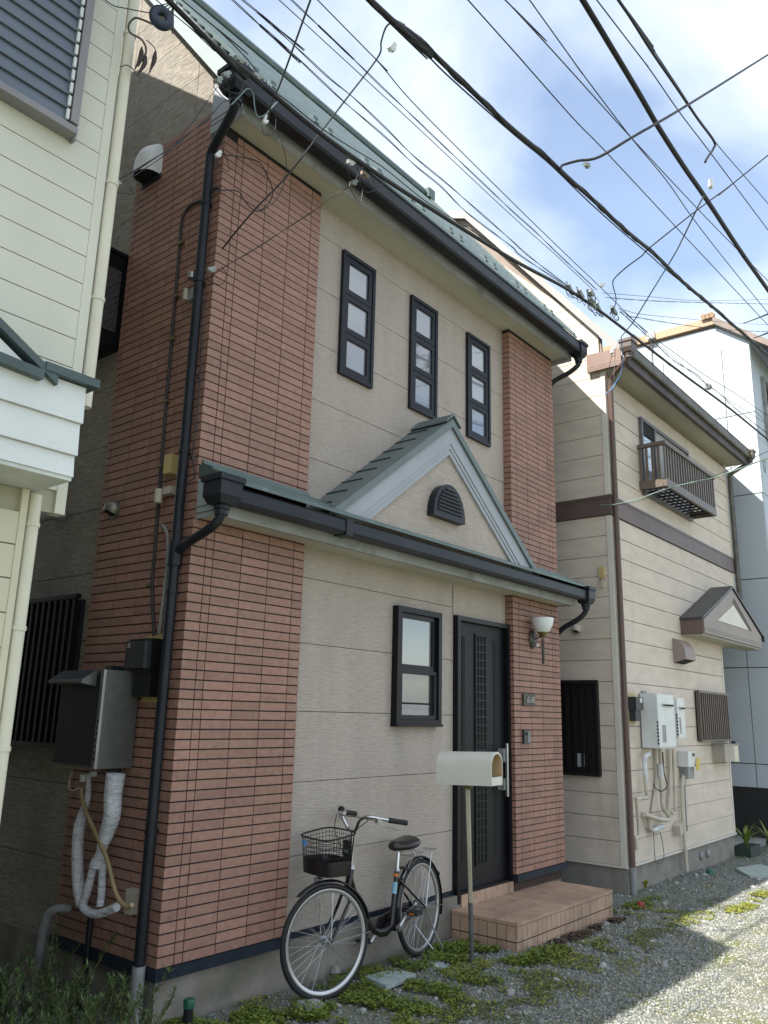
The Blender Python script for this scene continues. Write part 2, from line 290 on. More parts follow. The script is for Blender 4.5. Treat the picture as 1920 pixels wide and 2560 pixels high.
o = pebbles('pebble', 120, (-.2, 8), (-1.6, .0), .018, .04, M('white_stones', (.38, .38, .36), .7, c2=(.25, .25, .235), vscale=9)); tag(o, kind='stuff', label='scattered larger pale pebbles lying among the gravel', cat='pebbles')

# ------------------------------------------------------------------ brick house
S = .056875; ZB = .315
house = thing('brick_house', 'two storey house with brick tile corners, cream siding and gabled pent roof over the door', 'house', (2.39, 0, 0))
D = .0875
MB().box(.03, 4.745, .04, 6.5, -.35, .262).build('foundation', found_m, house)
b = MB(); b.box(-.012, .99, -.014, .05, .255, .3145); b.box(-.014, .05, .0505, 1.07, .255, .3145); b.box(.9905, 2.94, .073, .10, .232, .294); b.box(3.83, 4.79, -.014, .05, .255, .3145)
b.box(4.74, 4.79, .0505, 1.07, .255, .3145); b.build('base_flashing', navyb_m, house)
# mortar bed behind the tiles
for bb in ((.007, .970, .007, .12, .315, 5.64), (.007, .12, .1205, 1.055, .315, 5.80), (3.838, 4.768, .007, .12, .315, 5.64), (4.66, 4.768, .1205, 1.055, .315, 5.64)):
    MB().box(*bb).build('tile_backing', mortar_m, house)
# inner body
MB().box(.125, 4.655, .135, 6.4, .27, 5.7).build('wall', mortar_m, house)
# bricks
pieces = []   # (kind, params, centre, size)
g = .0082
def rowz(r): return ZB+r*S+g/2, ZB+(r+1)*S-g/2
fl = [.111, .171, .401, .633, .8665, .972]; fr = [3.939, 4.160, 4.389, 4.614, 4.673, 4.775]; sdl = [.083, .143, .313, .543, .773, 1.003, 1.057]
for r in range(97):
    z0, z1 = rowz(r)
    if z1 < 5.63 and not (2.9 < z0 < 3.06):
        for x0, x1 in zip(fl, fl[1:]): pieces.append(('f', x0+g/2*.8, x1-g/2*.8, z0, z1))
        for x0, x1 in zip(fr, fr[1:]): pieces.append(('f', x0+g/2*.8, x1-g/2*.8, z0, z1))
        pieces.append(('cr', 3.831, 3.939-g/2*.8, z0, z1))
    if z1 < 5.6: pieces.append(('cl', 0, .111-g/2*.8, z0, z1))
    for y0, y1 in zip(sdl, sdl[1:]): pieces.append(('s', y0+g/2*.8, y1-g/2*.8, z0, z1))
def pmesh(k, a0, a1, z0, z1, m):
    if k == 'f': m.box(a0, a1, 0, .0068, z0, z1)
    elif k == 's': m.box(0, .0068, a0, a1, z0, z1)
    elif k == 'cl': m.prism([(0, 0, z0), (a1, 0, z0), (a1, .0068, z0), (.0068, .0068, z0), (.0068, .083-g/2, z0), (0, .083-g/2, z0)], (0, 0, z1-z0))
    elif k == 'cr': m.prism([(a0, 0, z0), (a1, 0, z0), (a1, .0068, z0), (a0+.0068, .0068, z0), (a0+.0068, .0865, z0), (a0, .0865, z0)], (0, 0, z1-z0))
def psize(p):
    k, a0, a1, z0, z1 = p; c = np.array([(a0+a1)/2, 0, (z0+z1)/2]) if k != 's' else np.array([0, (a0+a1)/2, (z0+z1)/2])
    n_ = np.array([0, -1, 0]) if k != 's' else np.array([-1, 0, 0]); d = CAM-c; q = np.linalg.norm(d)
    if k == 's' and z1 < 2.0 and .1 < a1 < .9: q *= 1.5
    return (a1-a0)*(z1-z0)*(d@n_)/q/q**2
pieces.sort(key=psize, reverse=True); cache = {}
for p in pieces[:300]:
    k, a0, a1, z0, z1 = p; key = (k, round(a1-a0, 4))
    if key not in cache:
        m = MB(); pmesh(k, a0, a1, z0, z1, m); ox = np.array([a0, 0, z0]) if k != 's' else np.array([0, a0, z0])
        m.v = [tuple(np.array(q)-ox) for q in m.v]; o = m.build('brick', brick_m, house); cache[key] = o.data
    else:
        o = bpy.data.objects.new('brick', cache[key]); col.objects.link(o); attach(o, house)
    o.location = (a0, 0, z0) if k != 's' else (0, a0, z0)
m = MB()
for p in pieces[300:]: pmesh(*p, m)
m.build('brick', brick_m, house, kind='stuff', recalc=True)
# cream siding panels, front
def panel(x0, x1, z0, z1, mat=cream_m, y=D, dp=.03): MB().box(x0, x1, y, y+dp, z0+.0025, z1-.0025).build('siding_panel', mat, house)
lev_lo = [.295, .758, 1.222, 1.685, 2.148, 2.611, 2.83]; lev_hi = [3.04, 3.504, 3.967, 4.430, 4.893, 5.356, 5.645]
MB().box(.96, 3.85, D+.008, D+.05, .29, 5.65).build('joint_backing', gap_m, house)
for z0, z1 in zip(lev_lo, lev_lo[1:]):
    panel(.965, 2.94, z0, z1)
panel(3.90-1.0+.03, 3.838, 2.545, 2.83)
for z0, z1 in zip(lev_hi, lev_hi[1:]): panel(.965, 3.838, z0, z1)
# side siding beyond the tiles, running up into the gable
def clipz(y0, y1, z0, z1, top):
    P = [(y0, z0), (y1, z0), (y1, z1), (y0, z1)]; o = []
    for i in range(4):
        a, b = P[i], P[(i+1) % 4]; fa, fb_ = top(a[0])-a[1], top(b[0])-b[1]
        if fa >= 0: o.append(a)
        if (fa >= 0) != (fb_ >= 0): t = fa/(fa-fb_); o.append((a[0]+(b[0]-a[0])*t, a[1]+(b[1]-a[1])*t))
    return o if len(o) > 2 and max(p[1] for p in o)-min(p[1] for p in o) > .01 else None
def rakez(y): return 5.99+1.263*y
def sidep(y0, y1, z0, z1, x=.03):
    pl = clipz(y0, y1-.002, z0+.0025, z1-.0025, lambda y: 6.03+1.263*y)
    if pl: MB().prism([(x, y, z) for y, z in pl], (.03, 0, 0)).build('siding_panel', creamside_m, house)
lv = [.262+.4633*k for k in range(13)]
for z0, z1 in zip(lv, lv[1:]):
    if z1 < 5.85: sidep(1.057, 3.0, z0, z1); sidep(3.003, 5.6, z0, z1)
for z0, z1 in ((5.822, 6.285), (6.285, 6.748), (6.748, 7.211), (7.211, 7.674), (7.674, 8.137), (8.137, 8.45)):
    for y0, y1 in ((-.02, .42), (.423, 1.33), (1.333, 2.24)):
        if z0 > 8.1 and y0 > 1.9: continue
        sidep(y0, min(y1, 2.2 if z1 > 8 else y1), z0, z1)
b = MB(); b.prism([(.06, .13, 5.85), (.06, 1.85, 8.3), (.06, 3.9, 5.8), (.06, 3.9, 5.0), (.06, .13, 5.0)], (.03, 0, 0)); b.build('gable_wall', gap_m, house)
# soffit, fascia, end returns, upper eave
b = MB(); b.box(.0, 4.83, -.155, .10, 5.641, 5.66); b.build('soffit', soffit_m, house)
hv = MB()
for i in range(190):
    for j in range(3): hv.box(1.2+i*.022, 1.206+i*.022, -.12+j*.03, -.115+j*.03, 5.6395, 5.6408)
hv.build('soffit_vent', M('vent_holes', (.2, .2, .17), .8), house, kind='stuff')
MB().prism([(-.03, -.157, 5.625), (-.03, -.185, 5.64), (-.03, -.215, 5.82), (-.03, -.157, 5.86)], (4.87, 0, 0)).build('fascia', fascia_m, house)
for x in (-.031, 4.842):
    MB().prism([(x, -.20, 5.60), (x, .135, 5.60), (x, .135, 6.01), (x, -.20, 5.80)], (.03, 0, 0)).build('eave_return', trimg_m, house)
gl = MB(); gl.box(-.0335, -.031, -.19, .13, 5.66, 5.664); gl.box(-.0335, -.031, -.19, .13, 5.70, 5.704); gl.build('return_groove', gap_m, house)
for x in (-.055, 4.83):
    MB().prism([(x, -.20, 5.80), (x, .0, 5.94), (x, 1.85, 8.33), (x, 1.85, 8.555), (x, -.20, 5.925)], (.03, 0, 0)).build('rake_board', trimw_m, house)
    MB().prism([(x-.01, -.26, 5.87), (x-.01, 1.85, 8.565), (x-.01, 1.85, 8.62), (x-.01, -.26, 5.92)], (.05, 0, 0)).build('rake_flashing', roof_m, house)
# roof courses
roof = MB().prism([(-.05, -.25, 5.84), (-.05, 1.85, 8.50), (-.05, 3.95, 5.84), (-.05, 3.95, 5.78), (-.05, 1.85, 8.44), (-.05, -.25, 5.78)], (4.90, 0, 0)).build('roof', roof_m, house)
nc = 20
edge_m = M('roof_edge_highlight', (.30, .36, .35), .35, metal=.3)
for k in range(nc):
    y0 = -.27+k*2.12/nc; y1 = y0+2.12/nc+.012; z0 = 5.86+1.272*(y0+.27); z1 = z0+1.272*(y1-y0)
    m = MB().prism([(-.065, y0, z0+.0), (-.065, y1, z1-.012), (-.065, y1, z1+.0), (-.065, y0, z0+.022)], (4.94, 0, 0)); m.build('roof_course', roof_m, house)
    MB().box(-.066, 4.876, y0-.004, y0-.0005, z0+.012, z0+.024).build('edge_highlight_strip', edge_m, house)  # pale strip paints the light that each lap edge catches
MB().tube([(-.08, 1.85, 8.60), (4.90, 1.85, 8.60)], .055, 8).build('ridge_cap', roof_m, house, smooth=True)
MB().box(4.78, 4.92, 1.76, 1.94, 8.52, 8.66).build('ridge_end_cap', roof_m, house)
sg = None
for k in range(8):
    for dxk in (0, .17):
        x = .17+k*.62+dxk; y = -.05; z = 5.87+1.272*(y+.27)+.02
        if sg is None:
            m = MB(); m.obox((0, 0, .0), (.026, 0, 0), (0, .036, .046), (0, -.004, .004)); m.obox((0, -.02, .008), (.026, 0, 0), (0, .002, 0), (0, 0, .014)); sg = m.build('snow_guard', roof_m, house)
            oo = sg
        else: oo = bpy.data.objects.new('snow_guard', sg.data); col.objects.link(oo); attach(oo, house)
        oo.location = (x, y, z)
# gutters: a U profile run, with hoppers and pipes
def gutter(x0, x1, yb, zb, wd, ht, mat, parent, name='gutter'):
    pr_ = [(x0, yb, zb+ht), (x0, yb, zb+.012), (x0, yb-.02, zb), (x0, yb-wd+.012, zb), (x0, yb-wd, zb+.02), (x0, yb-wd, zb+ht-.006), (x0, yb-wd-.008, zb+ht), (x0, yb-wd+.006, zb+ht), (x0, yb-wd+.006, zb+.024), (x0, yb-wd+.016, zb+.008), (x0, yb-.02, zb+.008), (x0, yb-.008, zb+.016), (x0, yb-.008, zb+ht)]
    return MB().prism(pr_, (x1-x0, 0, 0)).build(name, mat, parent)
gutter(-.16, 4.84, -.222, 5.655, .115, .115, navy_m, house)
def hopper(cx, cy, ztop, mat, parent, sx=.075, sy=.075, h=.17):
    m = MB(); m.box(cx-sx-.012, cx+sx+.012, cy-sy-.012, cy+sy+.012, ztop-.035, ztop)
    m.prism([(cx-sx, cy-sy, ztop-.036), (cx+sx, cy-sy, ztop-.036), (cx+sx, cy+sy, ztop-.036), (cx-sx, cy+sy, ztop-.036)], (0, 0, -h*.5))
    a0 = ztop-.036-h*.5; q = .72; v0 = [(cx-sx, cy-sy, a0), (cx+sx, cy-sy, a0), (cx+sx, cy+sy, a0), (cx-sx, cy+sy, a0)]; v1 = [(cx+(p[0]-cx)*q, cy+(p[1]-cy)*q, a0-.05) for p in v0]
    m.add([*v0, *v1], [(0, 1, 2, 3), (4, 7, 6, 5), (0, 4, 5, 1), (1, 5, 6, 2), (2, 6, 7, 3), (3, 7, 4, 0)])
    m.lathe((cx, cy, a0-.11), [(.040, 0), (.040, .03), (.048, .035), (.048, .058)], n=14)
    return m.build('rain_hopper', mat, parent)
hopper(-.15, -.28, 5.80, navy_m, house, .085, .085, .2); hopper(4.89, -.275, 5.80, navy_m, house)
pr = .031
MB().tube(smoothpts([(-.15, -.28, 5.62), (-.15, -.278, 5.57), (-.142, -.255, 5.535), (-.10, -.10, 5.475), (-.06, .05, 5.42), (-.05, .082, 5.385), (-.05, .085, 5.34)], 4)+[(-.05, .085, .33)], pr, 12).build('downpipe', navy_m, house, smooth=True)
MB().tube([(-.05, .085, .33), (-.05, .085, -.05)], .036, 12).build('downpipe_foot', gpipe_m, house, smooth=True)
MB().tube(smoothpts([(4.89, -.275, 5.60), (4.885, -.27, 5.54), (4.85, -.18, 5.46), (4.81, .0, 5.38), (4.80, .06, 5.28)], 4)+[(4.80, .10, .1)], .028, 10).build('downpipe', navy_m, house, smooth=True)
for z in (1.0, 2.35, 3.23, 4.42, 5.0): MB().lathe((-.05, .085, z), [(.036, 0), (.036, .022)], n=14).box(-.05, 0, .078, .092, z+.004, z+.018).build('pipe_bracket', navy_m, house)
# pent roof
MB().box(.028, 4.745, -.165, -.001, 2.826, 2.845).build('pent_soffit', soffit_m, house); MB().box(.98, 3.82, 0, .10, 2.8265, 2.844).build('pent_soffit', soffit_m, house)
MB().prism([(.012, -.166, 2.815), (.012, -.192, 2.815), (.012, -.215, 2.93), (.012, -.166, 3.0)], (4.75, 0, 0)).build('pent_fascia', fascia_m, house)
for x in (.0125, 4.747):
    m = MB().prism([(x, -.19, 2.815), (x, -.002, 2.815), (x, -.002, 3.07), (x, -.19, 2.985)], (.014, 0, 0)); m.build('pent_end_board', trimw_m, house)
    m = MB().prism([(x-.004, -.30, 2.985), (x-.004, -.002, 3.085), (x-.004, -.002, 3.165), (x-.004, -.30, 3.035)], (.02, 0, 0)); m.build('pent_end_flashing', roof_m, house)
gl = MB(); gl.box(.009, .0122, -.18, -.005, 2.845, 2.849); gl.box(.009, .0122, -.18, -.005, 2.885, 2.889); gl.build('board_groove', gap_m, house)
for k in range(3):
    y0 = -.32+k*.107; z0 = 3.0+(y0+.32)*.52; y1 = min(y0+.112, -.001)
    MB().prism([(.03, y0, z0), (.03, y1, z0+(y1-y0)*.52-.002), (.03, y1, z0+(y1-y0)*.52+.012), (.03, y0, z0+.024)], (4.72, 0, 0)).build('roof_course', roof_m, house)
MB().prism([(.032, -.03, 3.152), (.032, -.0005, 3.17), (.032, -.0005, 3.20), (.032, -.006, 3.20)], (.95, 0, 0)).build('wall_flashing', roof_m, house)
gutter(-.04, 4.80, -.232, 2.868, .105, .098, navy_m, house)
jn = MB(); jn.prism([(1.02, -.228, 2.972), (1.02, -.228, 2.862), (1.02, -.342, 2.862), (1.02, -.346, 2.972)], (.07, 0, 0)); jn.build('gutter_joint', navy_m, house)
hopper(-.025, -.29, 3.02, navy_m, house, .082, .082, .17); hopper(4.83, -.285, 3.01, navy_m, house)
MB().tube(smoothpts([(-.025, -.29, 2.83), (-.03, -.28, 2.77), (-.045, -.22, 2.715), (-.05, .0, 2.64), (-.05, .075, 2.60)], 5), .029, 12).build('downpipe', navy_m, house, smooth=True)
MB().tube([(-.05, .085, 2.66), (-.05, .085, 2.52)], .043, 12).build('pipe_junction', navy_m, house, smooth=True)
MB().tube(smoothpts([(4.83, -.285, 2.83), (4.83, -.28, 2.76), (4.81, -.20, 2.68), (4.80, -.04, 2.60), (4.80, .04, 2.53)], 4)+[(4.80, .06, 2.3)], .027, 10).build('downpipe', navy_m, house, smooth=True)
# gable over the door
AX, AZ, GY_ = 2.385, 4.055, -.245
fL, fR, fz = 1.02, 3.75, 3.02
inner = [(1.41, 3.02), (3.335, 3.02), (2.375, 3.815)]
MB().prism([(1.30, -.225, 3.0), (3.45, -.225, 3.0), (AX, -.225, 3.93)], (0, .03, 0)).build('gable_face', cream_m, house)
def rakebd(name, off0, off1, y0, y1, mat, sgn):
    ft = fL if sgn < 0 else fR; L_ = np.array([ft-AX, fz-AZ]); t = L_/np.linalg.norm(L_); n_ = np.array([t[1], -t[0]])*(1 if sgn > 0 else -1)
    if n_[1] > 0: n_ = -n_
    sl = abs(L_[1]/L_[0]); k0 = off0/math.cos(math.atan(sl)); k1 = off1/math.cos(math.atan(sl))
    a0 = np.array([AX, AZ-k0]); a1 = np.array([AX, AZ-k1]); z_end = 3.0
    def foot(k): return (AX+(ft-AX)*(AZ-k-z_end)/(AZ-fz), z_end)
    b0, b1 = foot(k0), foot(k1)
    return MB().prism([(a0[0], y0, a0[1]), (b0[0], y0, b0[1]), (b1[0], y0, b1[1]), (a1[0], y0, a1[1])], (0, y1-y0, 0)).build(name, mat, house)
for s_ in (-1, 1):
    rakebd('gable_barge_board', .0, .115, -.262, -.226, trimg_m, s_); rakebd('gable_trim', .118, .150, -.255, -.226, trimg_m, s_); rakebd('gable_trim', .153, .19, -.248, -.226, trimg_m, s_)
    rakebd('gable_edge_flashing', -.055, -.002, -.285, -.225, roofg_m, s_)
# gable roof slopes with clapped seams
for s_, ft in ((-1, fL), (1, fR)):
    ft2 = ft+s_*.10; P = [(AX, -.28, AZ+.062), (ft2, -.28, fz-.03), (ft2, .085, fz-.03), (AX, .085, AZ+.062)]
    MB().prism(P, (0, 0, .018)).build('gable_roof', roofg_m, house)
    n_ = 9
    for k in range(1, n_):
        t = k/n_; x = AX+(ft2-AX)*t; z = AZ+.08+(fz-.03-AZ-.062)*t; e = np.array([ft2-AX, 0, fz-.03-AZ-.062]); e /= np.linalg.norm(e)
        nn = np.array([e[2], 0, -e[0]]); nn = nn if nn[2] > 0 else -nn
        MB().obox((x, -.03, z+.004), e*.0035, (0, .105, 0), nn*.006).build('roof_seam', roofs_m, house)
m = MB()
for s_ in (-1, 1):
    m.prism([(AX, -.295, AZ+.10), (AX+s_*.11, -.295, AZ+.015), (AX+s_*.11, -.295, AZ+.03), (AX, -.295, AZ+.118)], (0, .38, 0))
m.build('ridge_cap', roofg_m, house)
# half-round louvre vent
vc = (2.33, -.238, 3.255); hw, hh = .225, .275
def dome(k, y, z0=0): return [(vc[0]+hw*k*math.cos(t), y, vc[2]+z0+hh*k*math.sin(t)) for t in np.linspace(0, math.pi, 17)]
MB().prism([(vc[0]+hw, -.295, vc[2]-.02), *dome(1, -.295), (vc[0]-hw, -.295, vc[2]-.02)], (0, .07, 0)).build('gable_vent', navy_m, house)
MB().prism(dome(.78, -.2975, .03), (0, .02, 0)).build('vent_recess', pit_m, house)
for k in range(7):
    z = vc[2]+.045+k*.031; h_ = (z-vc[2]-.03)/(hh*.78); wv = hw*.76*math.sqrt(max(0, 1-h_*h_)); MB().obox((vc[0], -.300, z), (wv, 0, 0), (0, .004, .010), (0, .002, -.001)).build('vent_slat', winf_m, house)
# upper windows
def win3(x0, x1, z0=4.262, z1=5.342):
    y = D; fr_ = MB(); t = .032; fr_.box(x0, x1, y-.032, y-.0005, z0, z0+t); fr_.box(x0, x1, y-.032, y-.0005, z1-t, z1); fr_.box(x0, x0+t, y-.032, y-.0005, z0+t, z1-t); fr_.box(x1-t, x1, y-.032, y-.0005, z0+t, z1-t)
    f = fr_.build('window', winf_m, house)
    WLOC[f] = Vector((0, 0, 0)); hgt = (z1-z0-2*t-.002)/3
    for k in range(3):
        a0 = z0+t+.001+k*(hgt); a1 = a0+hgt-.006; u0, u1 = x0+t+.002, x1-t-.002; sb = .045; m = MB(); yy0, yy1 = y-.024, y-.001
        m.box(u0, u1, yy0, yy1, a0, a0+sb); m.box(u0, u1, yy0, yy1, a1-sb, a1); m.box(u0, u0+sb, yy0, yy1, a0+sb, a1-sb); m.box(u1-sb, u1, yy0, yy1, a0+sb, a1-sb)
        q = m.build('sash', winf_m, None); q.parent = f
        q = MB().box(u0+sb, u1-sb, y-.008, y-.0012, a0+sb, a1-sb).build('pane', pane_m, None); q.parent = f
        if k == 0: q = None
    return f
for x0, x1 in ((1.317, 1.722), (2.230, 2.632), (3.140, 3.548)): win3(x0, x1)
# ground floor sash window
f = MB(); X0, X1, Z0, Z1 = 2.085, 2.690, 1.592, 2.527; y0 = D-.06
f.box(X0, X1, y0, D-.0005, Z0, Z0+.05); f.box(X0, X1, y0, D-.0005, Z1-.045, Z1); f.box(X0, X0+.045, y0, D-.0005, Z0+.05, Z1-.045); f.box(X1-.045, X1, y0, D-.0005, Z0+.05, Z1-.045)
f.prism([(X0-.005, y0-.012, Z0-.004), (X1+.005, y0-.012, Z0-.004), (X1+.005, D, Z0-.004), (X0-.005, D, Z0-.004)], (0, 0, .022))
f = f.build('window', black_m, house); WLOC[f] = Vector((0, 0, 0))
m = MB(); m.box(X0+.046, X1-.046, D-.03, D-.002, 2.03, 2.072); m.box(X0+.046, X0+.095, D-.03, D-.002, 2.0725, Z1-.046); m.box(X1-.095, X1-.046, D-.03, D-.002, 2.0725, Z1-.046); m.box(X0+.0955, X1-.0955, D-.03, D-.002, Z1-.085, Z1-.046)
q = m.build('sash', black_m); q.parent = f
m = MB(); m.box(X0+.048, X0+.085, D-.045, D-.002, Z0+.052, 2.029); m.box(X1-.085, X1-.048, D-.045, D-.002, Z0+.052, 2.029); m.box(X0+.0855, X1-.0855, D-.045, D-.002, Z0+.052, Z0+.085); m.box(X0+.0855, X1-.0855, D-.045, D-.002, 2.0, 2.029)
q = m.build('screen_frame', winf_m); q.parent = f
q = MB().box(X0+.0955, X1-.0955, D-.012, D-.003, 2.0725, Z1-.0855).build('pane', pane2_m); q.parent = f
q = MB().box(X0+.086, X1-.086, D-.016, D-.003, Z0+.0855, 1.9995).build('insect_screen', pane3_m); q.parent = f
q = MB().box(X0+.12, X1-.12, D-.0175, D-.0162, 1.76, 1.775).build('glazing_bar', pit_m); q.parent = f
# door
dr = thing('front_door', 'x', 'door'); bpy.data.objects.remove(dr)
f = MB(); X0, X1, Z0, Z1 = 2.945, 3.829, .195, 2.540
f.box(X0, X0+.045, D-.05, D+.03, Z0, Z1); f.box(X1-.04, X1, D-.05, D+.03, Z0, Z1); f.box(X0+.0455, X1-.0405, D-.05, D+.03, Z1-.04, Z1); f.box(X0+.0455, X1-.0405, D-.05, D+.03, .263, .28)
f = f.build('door_frame', black_m, house); WLOC[f] = Vector((0, 0, 0))
lf = MB().box(X0+.048, X1-.043, D+.0, D+.03, .282, Z1-.043).build('door', door_m, house); WLOC[lf] = Vector((0, 0, 0))
for x in (3.075, 3.60):
    q = MB().box(x, x+.05, D-.003, D+.002, .50, 2.37).build('door_groove', pit_m); q.parent = lf
lt = MB().box(3.30, 3.455, D-.004, D+.0, .46, 2.39).build('lattice_recess', pit_m); lt.parent = lf
m = MB()
m.box(3.285, 3.300, D-.012, D-.0005, .44, 2.41); m.box(3.455, 3.470, D-.012, D-.0005, .44, 2.41); m.box(3.3005, 3.4545, D-.012, D-.0005, 2.39, 2.41); m.box(3.3005, 3.4545, D-.012, D-.0005, .44, .46)
for x in (3.342, 3.394): m.box(x, x+.012, D-.010, D-.0045, .4605, 2.3895)
for k in range(1, 27):
    z = .46+k*1.93/27; m.box(3.3005, 3.4545, D-.011, D-.0105, z-.006, z+.006); m.box(3.3005, 3.4545, D-.0104, D-.0045, z-.006, z+.006)
q = m.build('door_lattice', door_m); q.parent = lf
m = MB(); m.box(3.690, 3.716, D-.085, D-.065, .985, 1.445); q = m.build('door_handle', steel_m); q.parent = lf
m = MB(); m.box(3.665, 3.70, D-.064, D-.001, 1.28, 1.40); m.box(3.665, 3.70, D-.064, D-.001, 1.04, 1.14); q = m.build('handle_bracket', gpipe_m); q.parent = lf
m = MB(); m.box(X0+.046, X0+.06, D-.035, D-.002, 2.05, 2.22); m.box(X0+.046, X0+.06, D-.035, D-.002, .55, .72); q = m.build('hinge', navyb_m); q.parent = lf
for k in range(9):
    x = 2.99+k*.0925; MB().box(x, x+.088, D-.0615, D-.049, .174, .262).build('riser_tile', step_m, house)
MB().box(2.985, 3.825, D-.03, D+.03, .15, .2625).build('riser', grout_m, house)
# dark red-brown strip under the right-hand tiles
MB().box(3.84, 4.74, .03, .0395, .17, .254).build('vent_slot', M('dark_red_brown', (.05, .025, .018), .8), house)
# side bay window, lattice window
bay = MB(); x0 = -.19; bay.box(x0, .029, 1.09, 2.3, 4.24, 4.985); bw = bay.build('side_window_box', black_m, house); WLOC[bw] = Vector((0, 0, 0))
q = MB().box(-.135, -.025, 1.082, 1.089, 4.36, 4.86).build('pane', dark_g); q.parent = bw
q = MB().box(x0-.02, .029, 1.07, 2.32, 4.986, 5.012).build('window_hood', black_m); q.parent = bw
lw = MB().box(.0, .029, 1.155, 2.35, 1.45, 2.395).build('window', pit_m, house); WLOC[lw] = Vector((0, 0, 0))
for k in range(15):
    q = MB().box(-.045, -.02, 1.17+k*.08, 1.195+k*.08, 1.44, 2.40).build('lattice_bar', M('lattice_bar', (.006, .005, .006), .5, spec=.22) if k == 0 else MATS['lattice_bar']); q.parent = lw
q = MB().box(-.05, -.012, 1.15, 2.36, 2.401, 2.43).build('lattice_rail', black_m); q.parent = lw
q = MB().box(-.05, -.012, 1.15, 2.36, 1.41, 1.439).build('lattice_rail', black_m); q.parent = lw

# doorstep
st = thing('doorstep', 'orange-brown tiled doorstep slab below the black front door', 'step', (3.7, -.28, 0))
SX0, SX1, SY0, SY1, SZ = 2.85, 4.575, -.565, .035, .172
MB().box(SX0+.008, SX1-.008, SY0+.008, SY1, -.2, SZ-.004).build('step_core', grout_m, st)
nx_, ny_ = 8, 3; dxx = (SX1-SX0)/nx_; dyy = (SY1-SY0)/ny_
for i in range(nx_):
    for j in range(ny_):
        m = MB().box(SX0+i*dxx+(.003 if i else 0), SX0+(i+1)*dxx-.003, SY0+j*dyy+(.003 if j else 0), SY0+(j+1)*dyy-.003, SZ-.025, SZ+rnd.uniform(0, .0012)); m.build('tile', step_m, st)
zr = [(.146, .036), (.0335, -.0745), (-.077, -.18)]
for (zt, zb_) in zr:
    n_ = 22
    for i in range(n_):
        x = SX0+.002+i*(SX1-SX0-.004)/n_; MB().box(x+.003, x+(SX1-SX0-.004)/n_-.003, SY0+.002, SY0+.012, zb_+.0035, zt-.0035).build('tile', step_m, st)
    for i in range(7):
        y = SY0+.013+i*(SY1-SY0-.013)/7; MB().box(SX0+.002, SX0+.011, y+.003, y+(SY1-SY0-.013)/7-.003, zb_+.0035, zt-.0035).build('tile', step_m, st)

# ------------------------------------------------------------------ things on the brick house
t = thing('wall_lamp', 'white tulip glass wall lamp on dark plate right of the front door', 'lamp', (4.16, 0, 2.45))
m = MB(); m.lathe((4.185, -.001, 2.43), [(.062, 0), (.062, -.012), (.05, -.03), (.02, -.04)], axis=(0, 1, 0), n=20)
m.v = [(x, y, 2.43+(z-2.43)*1.5) for x, y, z in m.v]; m.build('wall_plate', bronze_m, t, smooth=True)
MB().box(4.20, 4.228, -.052, -.03, 2.36, 2.385).build('sensor', white_m, t)
MB().tube(smoothpts([(4.185, -.035, 2.43), (4.175, -.09, 2.445), (4.165, -.13, 2.45)], 4), .007, 8).build('arm', bronze_m, t)
MB().lathe((4.165, -.135, 2.44), [(.008, 0), (.022, .012), (.05, .045), (.055, .055)], n=20).build('lamp_cup', brass_m, t, smooth=True)
MB().lathe((4.165, -.135, 2.485), [(.045, 0), (.072, .025), (.096, .07), (.106, .115), (.108, .145), (.103, .145), (.09, .07), (.042, .01)], n=28).build('lamp_shade', frost_m, t, smooth=True)
MB().lathe((4.165, -.135, 2.20), [(.004, -.015), (.012, 0), (.015, .12), (.016, .23)], n=10).build('finial', bronze_m, t, smooth=True)
t = thing('nameplate', 'square dark bronze nameplate with pale raised characters beside the door', 'nameplate', (4.08, 0, 1.85))
MB().box(3.972, 4.19, -.022, -.0005, 1.792, 1.90).build('plate', bronze_m, t)
def strokes(segs, ox, oz, w_, h_):
    m = MB()
    for (a0, b0, a1, b1) in segs:
        p0 = np.array([ox+a0*w_, -.026, oz+b0*h_]); p1 = np.array([ox+a1*w_, -.026, oz+b1*h_]); d_ = p1-p0; L_ = np.linalg.norm(d_); e = d_/L_; nn = np.array([-e[2], 0, e[0]])
        m.obox((p0+p1)/2, e*(L_/2+.003), nn*.0042, (0, .0035, 0))
    return m
m = strokes([(.5, 0, .5, 1), (.02, .02, .05, .6), (.95, .0, .92, .5), (.02, .0, .95, .04)], 4.028, 1.822, .058, .052); m.build('lettering', M('pale_letters', (.42, .40, .38), .4), t)
m = strokes([(0, 1, 1, 1), (0, .0, 1, .0), (0, 0, 0, 1), (1, -.15, 1, 1), (.5, 0, .5, 1), (0, .52, 1, .52)], 4.112, 1.824, .055, .044); m.build('lettering', MATS['pale_letters'], t)
t = thing('door_intercom', 'small dark doorbell intercom on the brick tiles under the nameplate', 'intercom', (4.03, 0, 1.5))
MB().box(3.965, 4.08, -.025, -.0005, 1.442, 1.567).build('casing', dkgrey_m, t); MB().box(4.035, 4.07, -.028, -.0252, 1.45, 1.555).build('button_panel', gpipe_m, t)
MB().lathe((4.0, -.0262, 1.53), [(.012, 0), (.012, -.004)], axis=(0, 1, 0), n=12).build('camera_lens', pit_m, t)
